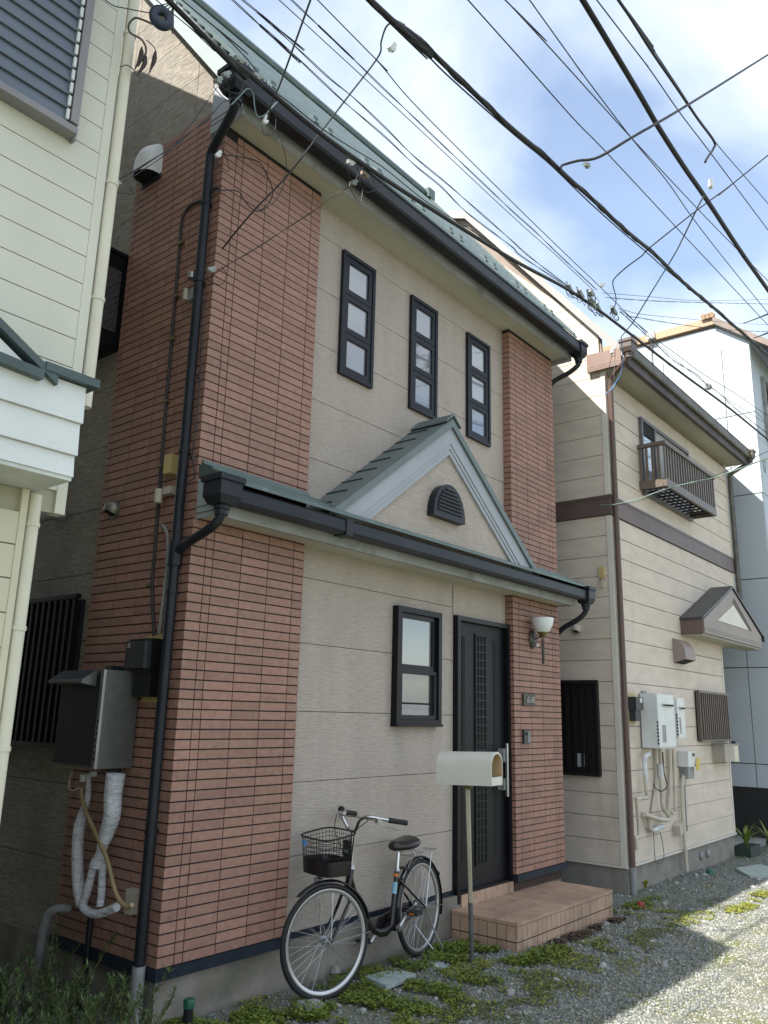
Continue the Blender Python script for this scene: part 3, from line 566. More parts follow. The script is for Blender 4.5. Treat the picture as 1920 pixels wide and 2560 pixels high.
# round hoods
def hood_ball(cx, cy, cz, r, mat, lab, name='vent_hood', front='x', group=None):
    t = thing(name, lab, 'vent', (cx, cy, cz), group)
    m = MB(); n_, k_ = 18, 9; vs_ = []
    for i in range(k_+1):
        ph = math.pi/2*i/k_
        for j in range(n_):
            th = 2*math.pi*j/n_; a = r*math.cos(ph); h = r*1.25*math.sin(ph); p = (-h, a*math.cos(th), a*math.sin(th)) if front == 'x' else (a*math.cos(th), -h, a*math.sin(th)); vs_.append((cx+p[0], cy+p[1], cz+p[2]))
    fs = [(i*n_+j, i*n_+(j+1) % n_, (i+1)*n_+(j+1) % n_, (i+1)*n_+j) for i in range(k_) for j in range(n_) if not (n_*.60 < j < n_*.90 and 0 < i < 7)]
    m.add(vs_, fs); m.build('hood', mat, t, smooth=True)
    m = MB(); ax = (-1, 0, 0) if front == 'x' else (0, -1, 0); m.lathe((cx, cy, cz), [(r*1.12, .0), (r*1.12, .012)], axis=ax, n=20); m.build('flange', mat, t, smooth=True)
    m = MB(); m.lathe((cx, cy, cz), [(r*.8, .013), (r*.8, r*.25), (r*.5, r*.8)], axis=ax, n=14); m.build('duct', pit_m, t)
    return t
hood_ball(0, .875, 2.99, .062, M('dull_metal', (.22, .21, .17), .35, metal=.6), 'dull metal round vent hood on the side wall tiles of the brick house')
# big white hood
t = thing('vent_hood', 'large white curved vent hood high on the brick side wall', 'vent', (0, .86, 5.65))
prof = [(0, .17), (-.05, .165), (-.105, .12), (-.135, .04), (-.14, -.10)]
m = MB(); y0, y1 = .735, .965; cz = 5.66
ring = [(x, 1-.35*(i < 2)-(.12 if i == 2 else 0)) for i, (x, z) in enumerate(prof)]
rows = []
for i, (x, z) in enumerate(prof):
    hwid = (.075, .092, .108, .115, .118)[i]; rows.append([(x*.55, .85-hwid, cz+z), (x, .85-hwid*.75, cz+z), (x, .85+hwid*.75, cz+z), (x*.55, .85+hwid, cz+z)])
vs_ = []; fs = []
for i, (x, z) in enumerate(prof):
    hwid = (.075, .095, .11, .116, .118)[i]
    for k in range(11):
        th = math.pi*k/10; vs_.append((x*math.sin(th)**.6 if x else 0, .85-hwid*math.cos(th), cz+z-(0 if i else 0)))
for i in range(len(prof)-1):
    for k in range(10): fs.append((i*11+k, i*11+k+1, (i+1)*11+k+1, (i+1)*11+k))
m.add(vs_, fs); m.build('hood', white_m, t, smooth=True, recalc=False)
MB().prism([(-.133*math.sin(math.pi*k/10)**.6, .85-.114*math.cos(math.pi*k/10), cz-.085) for k in range(11)], (0, 0, .01)).build('opening', pit_m, t)
MB().box(-.012, -.0005, .73, .97, cz-.13, cz-.085).build('back_plate', dkgrey_m, t)
# grey bent pipe outlet
t = thing('vent_pipe', 'bent grey pipe outlet on the shaded cream side wall', 'pipe', (0, 1.75, 3.0))
MB().tube(smoothpts([(.03, 1.58, 3.045), (-.05, 1.6, 3.05), (-.10, 1.66, 3.03), (-.13, 1.82, 2.93), (-.14, 2.0, 2.78)], 5), .045, 12).build('pipe', gpipe_m, t, smooth=True)
# water heater
t = thing('water_heater', 'grey gas water heater with louvred cowl hung in the side passage', 'water heater', (-.12, .61, 1.6))
MB().box(-.25, -.02, .37, .84, 1.335, 1.895).build('casing', heat_m, t); MB().box(-.262, -.2505, .40, .835, 1.35, 1.865).build('front_cover', heatd_m, t)
MB().box(-.268, -.2505, .37, .3995, 1.335, 1.895).build('edge_strip', steel_m, t)
m = MB()
for k in range(7): m.box(-.2695, -.2682, .379, .389, 1.38+k*.035, 1.40+k*.035)
m.build('vent_slot', pit_m, t)
MB().prism([(-.263, .45, 1.89), (-.36, .45, 1.83), (-.36, .45, 1.815), (-.263, .45, 1.80)], (0, .37, 0)).build('cowl', heat_m, t)
for k in range(9):
    x = -.273-k*.0095; z = 1.8915-k*.0059; MB().obox((x, .64, z-.002), (.0015, 0, .001), (0, .17, 0), (0, 0, .003)).build('cowl_slat', dkgrey_m, t)
m = MB(); m.box(-.10, -.0, .55, .62, 1.896, 1.93); m.box(-.02, -.0005, .5, .7, 1.30, 1.93); m.build('bracket', dkgrey_m, t)
m = MB(); m.tube(smoothpts([tuple(at(u, v, 'x', -.13)) for u, v in [(290, 1935), (283, 1985), (280, 2040), (266, 2085), (252, 2130), (243, 2165)]], 5), [.052+.0*i for i in range(26)] if False else list(np.interp(np.linspace(0, 1, 26), [0, .35, .6, .8, 1], [.055, .05, .042, .026, .045])), 12)
m.tube(smoothpts([tuple(at(u, v, 'x', -.13)) for u, v in [(238, 2150), (228, 2190), (218, 2230), (207, 2262), (222, 2280), (245, 2285), (275, 2275), (292, 2268)]], 5), .0235, 12)
m.tube(smoothpts([tuple(at(u, v, 'x', -.11)) for u, v in [(256, 2160), (255, 2200), (253, 2240), (250, 2265)]], 4), .0215, 12)
m.build('wrapped_pipe', tape_m, t, smooth=True, label='white tape wrapped pipes under the heater')
MB().tube(smoothpts([tuple(at(u, v, 'x', -.12)) for u, v in [(222, 1935), (220, 1990), (205, 2040), (196, 2090), (194, 2150), (197, 2220), (206, 2262)]], 5), list(np.interp(np.linspace(0, 1, 31), [0, .25, .4, 1], [.014, .02, .034, .034])), 12).build('wrapped_pipe', tape_m, t, smooth=True)
MB().tube(smoothpts([tuple(at(u, v, 'x', -.16)) for u, v in [(204, 1970), (206, 2000), (222, 2045), (245, 2095), (268, 2150), (284, 2215), (298, 2250), (318, 2268), (330, 2262)]], 5), .0125, 10).build('hose', insul_m, t, smooth=True)
MB().tube(smoothpts([tuple(at(u, v, 'x', -.14)) for u, v in [(180, 1928), (174, 1950), (173, 1970), (184, 1976), (198, 1970)]], 5), .005, 6).build('wire', bpipe_m, t)
m = MB(); P = at(207, 1945, 'x', -.14); m.obox(P, (.012, 0, 0), (0, .012, 0), (0, 0, .02)); P = at(233, 1935, 'x', -.13); m.obox(P, (.015, 0, 0), (0, .015, 0), (0, 0, .014)); m.build('valve', white_m, t)
P = at(330, 2255, 'x', -.02); MB().box(-.045, -.0005, P[1]-.03, P[1]+.03, P[2]-.06, P[2]+.07).build('wall_socket', bpipe_m, t)
# electricity meter
t = thing('electricity_meter', 'black electricity meter on yellowed board behind the navy downpipe', 'meter', (-.05, .3, 1.95))
MB().box(-.014, -.0005, .16, .34, 1.715, 2.115).build('backboard', yell_m, t)
MB().box(-.10, -.0145, .165, .40, 1.89, 2.085).build('meter_body', meter_m, t); MB().box(-.125, -.1005, .20, .39, 1.91, 2.07).build('meter_window', dark_g, t)
MB().box(-.085, -.0145, .17, .335, 1.745, 1.8895).build('terminal_cover', meter_m, t); MB().box(-.1265, -.1252, .345, .375, 2.03, 2.06).build('label', gpipe_m, t)
# conduits on the side wall
def polyx(pts, x): return [tuple(at(u, v, 'x', x)) for u, v in pts]
t = thing('cable_conduit', 'thin dark cable conduit clipped down the brick side wall', 'conduit', (0, .4, 3.5))
MB().tube(smoothpts([(-.02, -.02, 5.10), (-.03, .03, 5.12), (-.02, .12, 5.09), (-.015, .30, 5.11), (-.015, .385, 5.06), (-.015, .395, 4.95)], 4)+[(-.015, .375, 3.6), (-.015, .345, 2.45), (-.015, .32, 2.3), (-.015, .27, 2.11)], .011, 8).build('pipe', M('conduit_brown', (.035, .03, .032), .6), t, smooth=True)
for z in (4.83, 4.42, 4.1, 3.65, 3.2, 2.75, 2.42): MB().box(-.03, -.0005, .35, .392, z, z+.018).build('clip', brass_m, t)
t = thing('cable_conduit', 'second grey cable dropping beside the meter from a wall entry', 'conduit', (0, .2, 2.6))
MB().tube(smoothpts([(-.0, .30, 2.78), (-.03, .27, 2.80), (-.025, .21, 2.72), (-.02, .20, 2.5), (-.02, .215, 2.12)], 5), .010, 8).build('pipe', gpipe_m, t, smooth=True)
def box_arrester(u, v, x, big, lab, grp=None):
    P = at(u, v, 'x', x); t = thing('cable_arrester', lab, 'cable box', tuple(P), grp)
    return P, t
P = at(427, 1165, 'x', -.03); t = thing('antenna_booster', 'yellowed plastic cable box above ivory bracket behind the downpipe', 'cable box', tuple(P))
MB().box(-.06, -.0005, P[1]-.035, P[1]+.035, P[2]-.055, P[2]+.07).build('casing', yell_m, t)
MB().box(-.05, -.0005, P[1]-.05, P[1]+.03, P[2]-.19, P[2]-.14).build('bracket', bpipe_m, t); MB().tube([(-.055, P[1]+.065, P[2]-.24), (-.055, P[1]+.065, P[2]-.15)], .026, 10).build('cap', bpipe_m, t, smooth=True)
P = at(472, 730, 'x', -.05); t = thing('cable_bracket', 'pale plastic cable bracket and silver can at the upper downpipe', 'bracket', tuple(P))
MB().lathe((P[0], P[1]-.02, P[2]+.09), [(.03, 0), (.03, .02), (.026, .022), (.026, .045)], n=14).build('can', steel_m, t, smooth=True)
MB().tube([(P[0], P[1]+.03, P[2]-.05), (P[0], P[1]+.03, P[2]+.03)], .018, 10).build('cap', bpipe_m, t, smooth=True); MB().box(-.05, -.0005, P[1]-.05, P[1]+.015, P[2]-.06, P[2]+.02).build('bracket', gpipe_m, t)
t = thing('loose_cable', 'thin black loose cable hanging beside the arris behind the downpipe', 'cable', (-.02, .04, 3.8))
MB().tube(smoothpts([tuple(at(u, v, 'y', -.004)) for u, v in [(500, 735), (512, 760), (505, 800), (500, 940), (492, 1040), (482, 1145), (487, 1190), (470, 1205)]], 5), .004, 6).build('cable', wire_m, t)
for u, v in [(498, 942), (481, 1145)]:
    P = at(u, v, 'y', -.006); MB().obox(P, (.008, 0, 0), (0, .008, 0), (0, 0, .012)).build('clip', wire_m, t)
t = thing('drain_elbow', 'short grey elbow pipe rising from the ground in the side passage', 'pipe', (-.1, .93, 0))
MB().tube(smoothpts([(-.02, .86, .49), (-.08, .885, .495), (-.115, .93, .46), (-.12, .965, .36)], 5)+[(-.12, .98, -.05)], .027, 10).build('pipe', gpipe_m, t, smooth=True)
t = thing('drain_pipe', 'dark thin pipe standing against the side foundation', 'pipe', (-.03, .6, 0)); MB().tube([(-.03, .62, -.02), (-.03, .62, .52)], .018, 8).build('pipe', navy_m, t, smooth=True)

# ------------------------------------------------------------------ left house
lh = thing('cream_house', 'cream painted house with louvred shutter and overhanging band at the left', 'house', (-3.5, -.656, 0))
YL = -.656
MB().box(-8, -1.215, YL+.03, 6, 2.6, 5.9).build('wall', lcream_m, lh)
# grooved boards: upper wall as boards
zz = [3.0+.1421*k-.0085 for k in range(0, 22)]
zs_ = [2.60]+[3.895+.1421*k for k in range(-8, 15)]
for z0, z1 in zip(zs_, zs_[1:]): MB().box(-2.6, -1.243, YL, YL+.029, z0+.0025, z1-.0025).build('siding_board', lcream_m, lh)
MB().box(-2.6, -1.243, YL+.0125, YL+.0295, 2.5, 5.9).build('joint_backing', M('olive_joint', (.40, .39, .28), .8), lh)
MB().box(-1.2425, -1.195, YL-.003, YL+.06, 2.5, 5.9).build('corner_trim', lcream_m, lh); MB().box(-1.225, -1.20, YL+.061, 6, 2.575, 5.9).build('side_wall', lcream_m, lh)
MB().box(-8, -2.601, YL, YL+.029, 2.5, 5.9).build('wall', lcream_m, lh)
# roof of the left house: slopes up from a front eave, then less steeply
RX0, RX1 = -9, -.88
def lroof(y):
    return 5.91+.83*(y+.97) if y < 1.4 else 5.91+.83*2.37+.42*(y-1.4)
P = [(-.97, lroof(-.97)), (1.4, lroof(1.4)), (3.6, lroof(3.6)), (6.2, lroof(3.6)-2.2)]
poly = [(RX0, y, z) for y, z in P]+[(RX0, y, z-.12) for y, z in P[::-1]]
MB().prism(poly, (RX1-RX0, 0, 0)).build('roof', lgreen_m, lh)
poly = [(-1.24, YL, 5.9), (-1.24, YL, lroof(YL)-.13), (-1.24, 1.4, lroof(1.4)-.13), (-1.24, 3.6, lroof(3.6)-.13), (-1.24, 5.9, 5.9)]
MB().prism(poly, (.03, 0, 0)).build('gable_wall', lcream_m, lh)
MB().tube([(-1.158, -.655, 5.9), (-1.158, -.655, 3.02)], .0285, 12).build('downpipe', lpipe_m, lh, smooth=True)
MB().tube([(-1.335, -.655, 2.56), (-1.335, -.655, -.1)], .0285, 12).build('downpipe', lpipe_m, lh, smooth=True)
for x, zz3 in ((-1.158, (5.08, 4.19, 3.56)), (-1.335, (2.42, 1.98, 1.5))):
    for z in zz3: MB().lathe((x, -.655, z), [(.033, 0), (.033, .018)], n=12).build('pipe_bracket', lpipe_m, lh)
# shutter
sh = MB(); sx1, sz0 = -1.402, 4.294
sh.box(-2.9, sx1, YL-.075, YL-.0005, sz0, sz0+.035); sh.box(sx1-.04, sx1, YL-.075, YL-.0005, sz0+.0505, 5.6); sh.box(-2.9, sx1, YL-.075, YL-.0005, 5.601, 5.65); sh = sh.build('shutter_frame', shutf_m, lh); WLOC[sh] = Vector((0, 0, 0))
MB().box(sx1+.001, sx1+.014, YL-.04, YL-.0005, sz0-.01, 5.65).build('shutter_edge_trim', M('violet_grey', (.27, .265, .285), .5), lh)
k = 0; z = sz0+.042
while z < 5.58:
    q = MB().prism([(-2.88, YL-.066, z-.002), (-2.88, YL-.060, z-.004), (-2.88, YL-.046, z+.074), (-2.88, YL-.052, z+.076)], (1.425, 0, 0)).build('slat', shut_m); q.parent = sh
    q = MB().box(-1.4665, -1.4535, YL-.078, YL-.0665, z+.006, z+.060).build('slat_clip', white_m); q.parent = sh
    z += .0722
q = MB().box(-2.88, -1.4525, YL-.028, YL-.002, sz0+.051, 5.6).build('shutter_back', pit_m); q.parent = sh
# band with flashing and small gable
bx1 = -1.335; by = -.95
for z0, z1, dd in ((2.592, 2.682, 0), (2.684, 2.822, .006), (2.824, 2.985, .012)):
    MB().prism([(-4.5, by+.006-dd-.004, z0), (-4.5, by+.012-dd, z1), (-4.5, YL-.001, z1), (-4.5, YL-.001, z0)], (4.5+bx1+.004*dd/.006, 0, 0)).build('band_board', lwhite_m, lh)
MB().box(-4.5, bx1-.003, by+.01, YL-.0015, 2.575, 2.5915).build('band_soffit', M('left_soffit', (.62, .64, .62), .6), lh)
MB().prism([(-1.525, by-.035, 2.99), (-1.525, by-.035, 3.026), (-1.525, YL-.002, 3.10), (-1.525, YL-.002, 2.99)], (1.525-1.285, 0, 0)).build('flashing', lgreen_m, lh)
# small gable upstand left of the flashing
pa = at(128, 925, 'y', by-.02); pb = at(0, 795, 'y', by-.02); sl = (pb[2]-pa[2])/(pb[0]-pa[0])
A0 = np.array([pa[0]+.03, by-.03, pa[2]-.02]); e = np.array([-1, 0, -sl]); B0 = A0+e*1.2
MB().prism([tuple(A0), tuple(B0), tuple(B0+np.array([0, 0, -.036])), tuple(A0+np.array([.0, 0, -.036]))], (0, .27, 0)).build('gable_flashing', lgreen_m, lh)
MB().prism([(A0[0]-.02, by-.004, A0[2]-.05), tuple(B0+np.array([0, .026, -.05])), (B0[0], by-.004, 2.987)], (0, .25, 0)).build('gable_face', lwhite_m, lh)
pc = at(0, 893, 'y', by-.045); pd_ = at(112, 930, 'y', by-.045)
MB().prism([(pc[0]-1.2, by-.045, pc[2]+.6*(pc[2]-pd_[2])/.14*.0+.10), (pd_[0], by-.045, pd_[2]+.008), (pd_[0], by-.045, pd_[2]-.030), (pc[0]-1.2, by-.045, pc[2]+.05)], (0, .07, 0)).build('drip_edge', lgreen_m, lh)
# lower wall
MB().box(-8, -1.3755, YL+.001, 6, -.1, 2.574).build('wall', M('left_lower_backing', (.4, .38, .28), .7), lh)
zs2 = [-.1, .2]+[.2+.142*k for k in range(1, 17)]
for z0, z1 in zip(zs2, zs2[1:]): MB().box(-2.6, -1.402, YL-.014, YL+.0005, z0+.003, min(z1-.003, 2.572)).build('siding_board', lyel_m, lh)
MB().box(-1.4015, -1.372, YL-.018, YL+.03, -.1, 2.573).build('corner_trim', lyel_m, lh)

# ------------------------------------------------------------------ neighbour house
XN, YN = 5.62, -.254
nh = thing('beige_house', 'beige sided neighbour house with brown band, gutters and slatted balcony', 'house', (8, YN, 0))
MB().box(XN+.02, 9.33, YN+.025, 7, -.4, .21).build('foundation', M('grey_foundation', (.27, .25, .215), .9, c2=(.20, .185, .155), vscale=5, bump=.4, bscale=90), nh)
def nroofz(y): return 5.965+1.235*(y+.5) if y < 1.70 else 5.965+1.235*2.20+.42*(y-1.70)
MB().box(XN+.03, 9.33, YN+.03, 7, .2, 2.80).build('wall', ngap_m, nh); MB().box(XN+.03, 10.23, YN+.03, 7, 2.80, 5.8).build('wall', ngap_m, nh)
poly = [(XN+.03, y, z) for y, z in ((YN+.03, 5.8), (YN+.03, nroofz(YN)-.09), (1.70, nroofz(1.70)-.09), (3.2, nroofz(3.2)-.09), (5.5, 5.8))]
MB().prism(poly, (.03, 0, 0)).build('gable_wall', ngap_m, nh)
lo = [.208+.2345*k for k in range(17)]; hi = [4.20+.2475*k for k in range(0, 20)]
def nboard_side(z0, z1, y0=YN+.055, y1=2.4):
    pl = clipz(y0, y1, z0+.003, z1-.003, lambda y: nroofz(y)-.04)
    if pl: MB().prism([(XN, y, z) for y, z in pl], (.028, 0, 0)).build('siding_board', nside_m, nh)
for z0, z1 in zip(lo[:-1], lo[1:]): nboard_side(z0, min(z1, 3.96))
for z0, z1 in zip(hi, hi[1:]):
    if z0 < 8.6: nboard_side(z0, z1)
def nboard(x0, x1, z0, z1):
    MB().prism([(x0+.002, YN, z0+.003), (x0+.002, YN, z1-.010), (x0+.002, YN+.006, z1-.003), (x0+.002, YN+.028, z1-.003), (x0+.002, YN+.028, z0+.003)], (x1-x0-.004, 0, 0)).build('siding_board', nside_m, nh)
for z0, z1 in zip(lo[:-1], lo[1:]):
    nboard(XN+.055, 8.30, z0, min(z1, 3.96)); nboard(8.30, 9.30 if z1 < 2.80 else 10.22, z0, min(z1, 3.96))
for z0, z1 in zip(hi, hi[1:]):
    if z0 < 5.6: nboard(XN+.055, 8.30, z0, min(z1, 5.755)); nboard(8.30, 10.22, z0, min(z1, 5.755))
for bb in ((XN-.008, XN+.05, YN-.008, YN+.05, .208, 3.955), (XN-.008, XN+.05, YN-.008, YN+.05, 4.205, 5.755), (9.302, 9.345, YN-.006, YN+.05, .208, 2.79), (10.222, 10.262, YN-.006, YN+.05, 2.80, 5.755)): MB().box(*bb).build('corner_trim', ntrim_m, nh)
m = MB(); m.box(XN-.012, 9.36, YN-.018, YN+.02, .186, .2075); m.box(XN-.012, XN+.02, YN+.0205, 3, .186, .2075); m.build('base_flashing', ntrim_m, nh)
m = MB(); m.box(XN-.018, 10.30, YN-.018, YN+.029, 3.962, 4.198); m.box(XN-.018, XN+.029, YN+.0295, 3.0, 3.962, 4.198); m.build('band', nbrown_m, nh)
m = MB(); m.box(XN-.024, 10.30, YN-.024, YN-.0182, 4.165, 4.195); m.box(XN-.024, XN-.0182, YN-.024, 3.0, 4.165, 4.195); m.box(XN-.022, 10.30, YN-.022, YN-.0182, 3.965, 3.985); m.box(XN-.022, XN-.0182, YN-.018, 3.0, 3.965, 3.985); m.build('band_edge', nbr2_m, nh)
# recess under upper storey
MB().box(9.33, 10.23, YN+.02, 2.0, 2.79, 2.7995).build('porch_soffit', soffit_m, nh); MB().box(9.34, 10.25, 1.6, 1.65, -.1, 2.789).build('porch_wall', nside_m, nh)
# eave
MB().box(5.575, 10.42, -.50, YN+.04, 5.757, 5.775).build('soffit', M('neighbour_soffit', (.40, .385, .32), .6, c2=(.36, .34, .28), vscale=2), nh)
MB().box(5.575, 10.42, -.52, -.5005, 5.74, 5.93).build('fascia', nbr2_m, nh)
gutter(5.56, 10.42, -.525, 5.83, .10, .12, ngut_m, nh)
MB().box(5.575, 10.42, -.575, -.5205, 5.72, 5.826).build('fascia_lower', M('stained_fascia', (.045, .035, .033), .6, c2=(.09, .07, .065), vscale=4), nh)
m = MB().prism([(5.552, -.50, 5.735), (5.552, -.07, 5.735), (5.552, -.07, 5.965), (5.552, -.50, 5.945)], (.065, 0, 0)).build('eave_return', M('pinkish_brown', (.24, .155, .125), .5, c2=(.21, .135, .11), vscale=3), nh)
m = MB(); m.box(5.549, 5.5522, -.48, -.08, 5.79, 5.795); m.box(5.549, 5.5522, -.48, -.08, 5.76, 5.765); m.build('return_groove', ngap_m, nh)
P = [(-.56, nroofz(-.56)), (1.70, nroofz(1.70)), (3.4, nroofz(3.4)), (6.4, nroofz(3.4)-3)]
MB().prism([(5.585, y, z) for y, z in P]+[(5.585, y, z-.03) for y, z in P[::-1]], (4.8, 0, 0)).build('roof', nroof_m, nh)
MB().prism([(5.560, y, z+.012) for y, z in P[:3]]+[(5.560, y, z-.115) for y, z in P[:3][::-1]], (.024, 0, 0)).build('rake_board', ngrey_m, nh)
hopper(5.53, -.60, 5.99, nbr2_m, nh, .085, .07, .13); hopper(10.42, -.60, 5.97, ngut_m, nh, .07, .07, .12)
MB().tube(smoothpts([(5.53, -.60, 5.83), (5.54, -.58, 5.78), (5.60, -.44, 5.70), (5.66, -.33, 5.64), (5.675, -.30, 5.55)], 5)+[(5.675, -.30, .2)], .033, 12).build('downpipe', M('brown_downpipe', (.115, .072, .06), .45, c2=(.095, .06, .05), vscale=3), nh, smooth=True)
MB().tube([(5.675, -.30, .2), (5.675, -.30, -.15)], .037, 12).build('downpipe_foot', gpipe_m, nh, smooth=True)
MB().tube(smoothpts([(10.42, -.60, 5.82), (10.41, -.57, 5.76), (10.34, -.42, 5.66), (10.30, -.31, 5.58), (10.29, -.30, 5.5)], 5)+[(10.29, -.30, 2.9)], .033, 10).build('downpipe', ngut_m, nh, smooth=True)
# side grille window on the left wall
f = MB().box(XN-.02, XN+.02, -.03, .62, 1.09, 2.085).build('window', pit_m, nh); WLOC[f] = Vector((0, 0, 0))
m = MB(); m.box(XN-.06, XN-.021, -.035, .63, 2.06, 2.10); m.box(XN-.06, XN-.021, -.035, .63, 1.08, 1.115); m.box(XN-.06, XN-.021, -.035, -.005, 1.1155, 2.0595); q = m.build('grille_frame', M('dark_bronze', (.012, .008, .008), .5), ); q.parent = f
for k in range(6):
    q = MB().box(XN-.052, XN-.03, .07+k*.09, .09+k*.09, 1.116, 2.059).build('grille_bar', MATS['dark_bronze']); q.parent = f
q = MB().box(XN-.0225, XN-.0205, .16, .24, 1.17, 1.31).build('notice', M('pale_blue_card', (.45, .52, .55), .5)); q.parent = f
# upper window
f = MB(); a0, a1, b0, b1 = 6.62, 8.37, 4.42, 5.455
f.box(a0, a1, YN-.045, YN-.0005, b1-.045, b1); f.box(a0, a0+.04, YN-.045, YN-.0005, b0, b1-.0455); f.box(a1-.04, a1, YN-.045, YN-.0005, b0, b1-.0455); f.box(a0+.0405, a1-.0405, YN-.045, YN-.0005, b0, b0+.04); f.box(7.06, 7.10, YN-.044, YN-.0005, b0+.0405, b1-.0455)
f = f.build('window', M('violet_brown_frame', (.14, .125, .135), .4), nh); WLOC[f] = Vector((0, 0, 0))
q = MB().box(a0+.041, 7.059, YN-.012, YN-.0015, b0+.041, b1-.046).build('pane', ngl_m); q.parent = f
q = MB().box(7.101, 7.70, YN-.02, YN-.0015, b0+.041, b1-.046).build('shutter_panel', M('greyish_shutter', (.34, .33, .31), .5)); q.parent = f
q = MB().box(7.701, a1-.041, YN-.016, YN-.0015, b0+.041, b1-.046).build('shutter_panel', MATS['greyish_shutter']); q.parent = f
q = MB().box(a0+.041, 7.059, YN-.03, YN-.0125, 5.25, b1-.046).build('blind', pit_m); q.parent = f
# balcony
bl = thing('balcony', 'brown slatted metal balcony under the upper window of the beige house', 'balcony', (7.5, -.42, 4.6))
bx0, bx1_, byf, bz0, bz1 = 6.54, 8.44, -.60, 4.47, 5.05
m = MB(); m.box(bx0, bx1_, byf, byf+.035, bz0, bz0+.10); m.box(bx0, bx0+.035, byf+.0355, YN-.001, bz0, bz0+.10); m.box(bx1_-.035, bx1_, byf+.0355, YN-.001, bz0, bz0+.10); m.build('bottom_frame', nrail_m, bl)
m = MB(); m.box(bx0-.01, bx1_+.01, byf-.012, byf+.045, bz1-.045, bz1); m.box(bx0-.01, bx0+.045, byf+.0455, YN-.001, bz1-.045, bz1); m.box(bx1_-.045, bx1_+.01, byf+.0455, YN-.001, bz1-.045, bz1); m.build('top_rail', nrail_m, bl)
for k in range(21): x = bx0+.01+k*(bx1_-bx0-.05)/20; MB().box(x, x+.032, byf+.006, byf+.026, bz0+.1005, bz1-.0455).build('slat', nrail_m, bl)
for k in range(4):
    y = byf+.075+k*.075
    if y < YN-.03: MB().box(bx0+.006, bx0+.026, y, y+.03, bz0+.1005, bz1-.0455).build('slat', nrail_m, bl)
for k in range(12): x = bx0+.1+k*.15; MB().box(x, x+.022, byf+.04, YN-.002, bz0+.012, bz0+.03).build('floor_bar', MATS['dark_bronze'], bl)
for k in range(4): y = byf+.09+k*.065; MB().box(bx0+.04, bx1_-.04, y, y+.014, bz0+.031, bz0+.045).build('floor_bar', MATS['dark_bronze'], bl)
# canopy
cp = thing('gabled_canopy', 'small gabled entrance canopy with brown trim on the beige house', 'canopy', (9.05, -.4, 3))
cx0, cx1, cyf, cz0, cz1, cza = 7.69, 10.42, -.535, 2.775, 2.985, 3.55; cxa = 9.055
MB().prism([(cx0, cyf, cz0), (cx1, cyf, cz0), (cx1, cyf, cz1), (cxa, cyf, cza), (cx0, cyf, cz1)], (0, YN-.001-cyf, 0)).build('body', nbrown_m, cp)
MB().prism([(cx0+.04, cyf-.012, cz0+.02), (cx1-.04, cyf-.012, cz0+.02), (cx1-.04, cyf-.012, cz1-.02), (cxa, cyf-.012, cza-.02), (cx0+.04, cyf-.012, cz1-.02)], (0, .0115, 0)).build('front_board', M('mauve_brown', (.26, .205, .18), .5, c2=(.23, .18, .16), vscale=2), cp)
MB().prism([(8.28, cyf-.02, 3.005), (9.70, cyf-.02, 3.005), (9.04, cyf-.02, 3.30)], (0, .0075, 0)).build('inset_panel', ntrim_m, cp)
m = MB()
for k in (0, 1, 2):
    a_, b_ = np.array([9.04+.03*k, cyf-.016, 3.345+.03*k]), np.array([9.78+.05*k, cyf-.016, 3.01]); e = b_-a_; L_ = np.linalg.norm(e); e /= L_; m.obox((a_+b_)/2, e*L_/2, (0, .003, 0), (-e[2]*.006, 0, e[0]*.006))
m.box(cx0+.04, cx1-.04, cyf-.016, cyf-.0122, 2.83, 2.836); m.box(cx0+.04, cx1-.04, cyf-.016, cyf-.0122, 2.86, 2.866); m.build('trim_line', nbr2_m, cp)
MB().box(cx0+.01, cx1-.01, cyf+.005, YN-.002, cz0-.012, cz0-.0005).build('soffit', MATS['neighbour_soffit'], cp)
for s_, xe in ((-1, cx0), (1, cx1)):
    MB().prism([(cxa, cyf-.03, cza+.003), (xe+s_*.03, cyf-.03, cz1-.012), (xe+s_*.03, cyf-.03, cz1+.008), (cxa, cyf-.03, cza+.026)], (0, YN-cyf+.029, 0)).build('roof_panel', nroof_m, cp)
gu = MB(); gu.box(cx1+.02, cx1+.10, cyf-.04, cyf+.10, 2.90, 2.98); gu.build('gutter_end', dkgrey_m, cp)
# brown vent cowl
t = thing('vent_cowl', 'brown quarter-round vent cowl on the front of the beige house', 'vent', (7.5, YN, 2.55))
prf = [(YN-.001, 2.70)]+[(YN-.001-.155*math.sin(a_), 2.49+.21*math.cos(a_)) for a_ in np.linspace(.1, math.pi/2, 9)]+[(YN-.156, 2.44), (YN-.001, 2.395)]
MB().prism([(7.36, y, z) for y, z in prf], (.37, 0, 0)).build('cowl', MATS['mauve_brown'], t, smooth=True, angle=30); MB().prism([(7.38, YN-.150, 2.437), (7.38, YN-.01, 2.395), (7.38, YN-.01, 2.392), (7.38, YN-.150, 2.434)], (.33, 0, 0)).build('opening', pit_m, t)
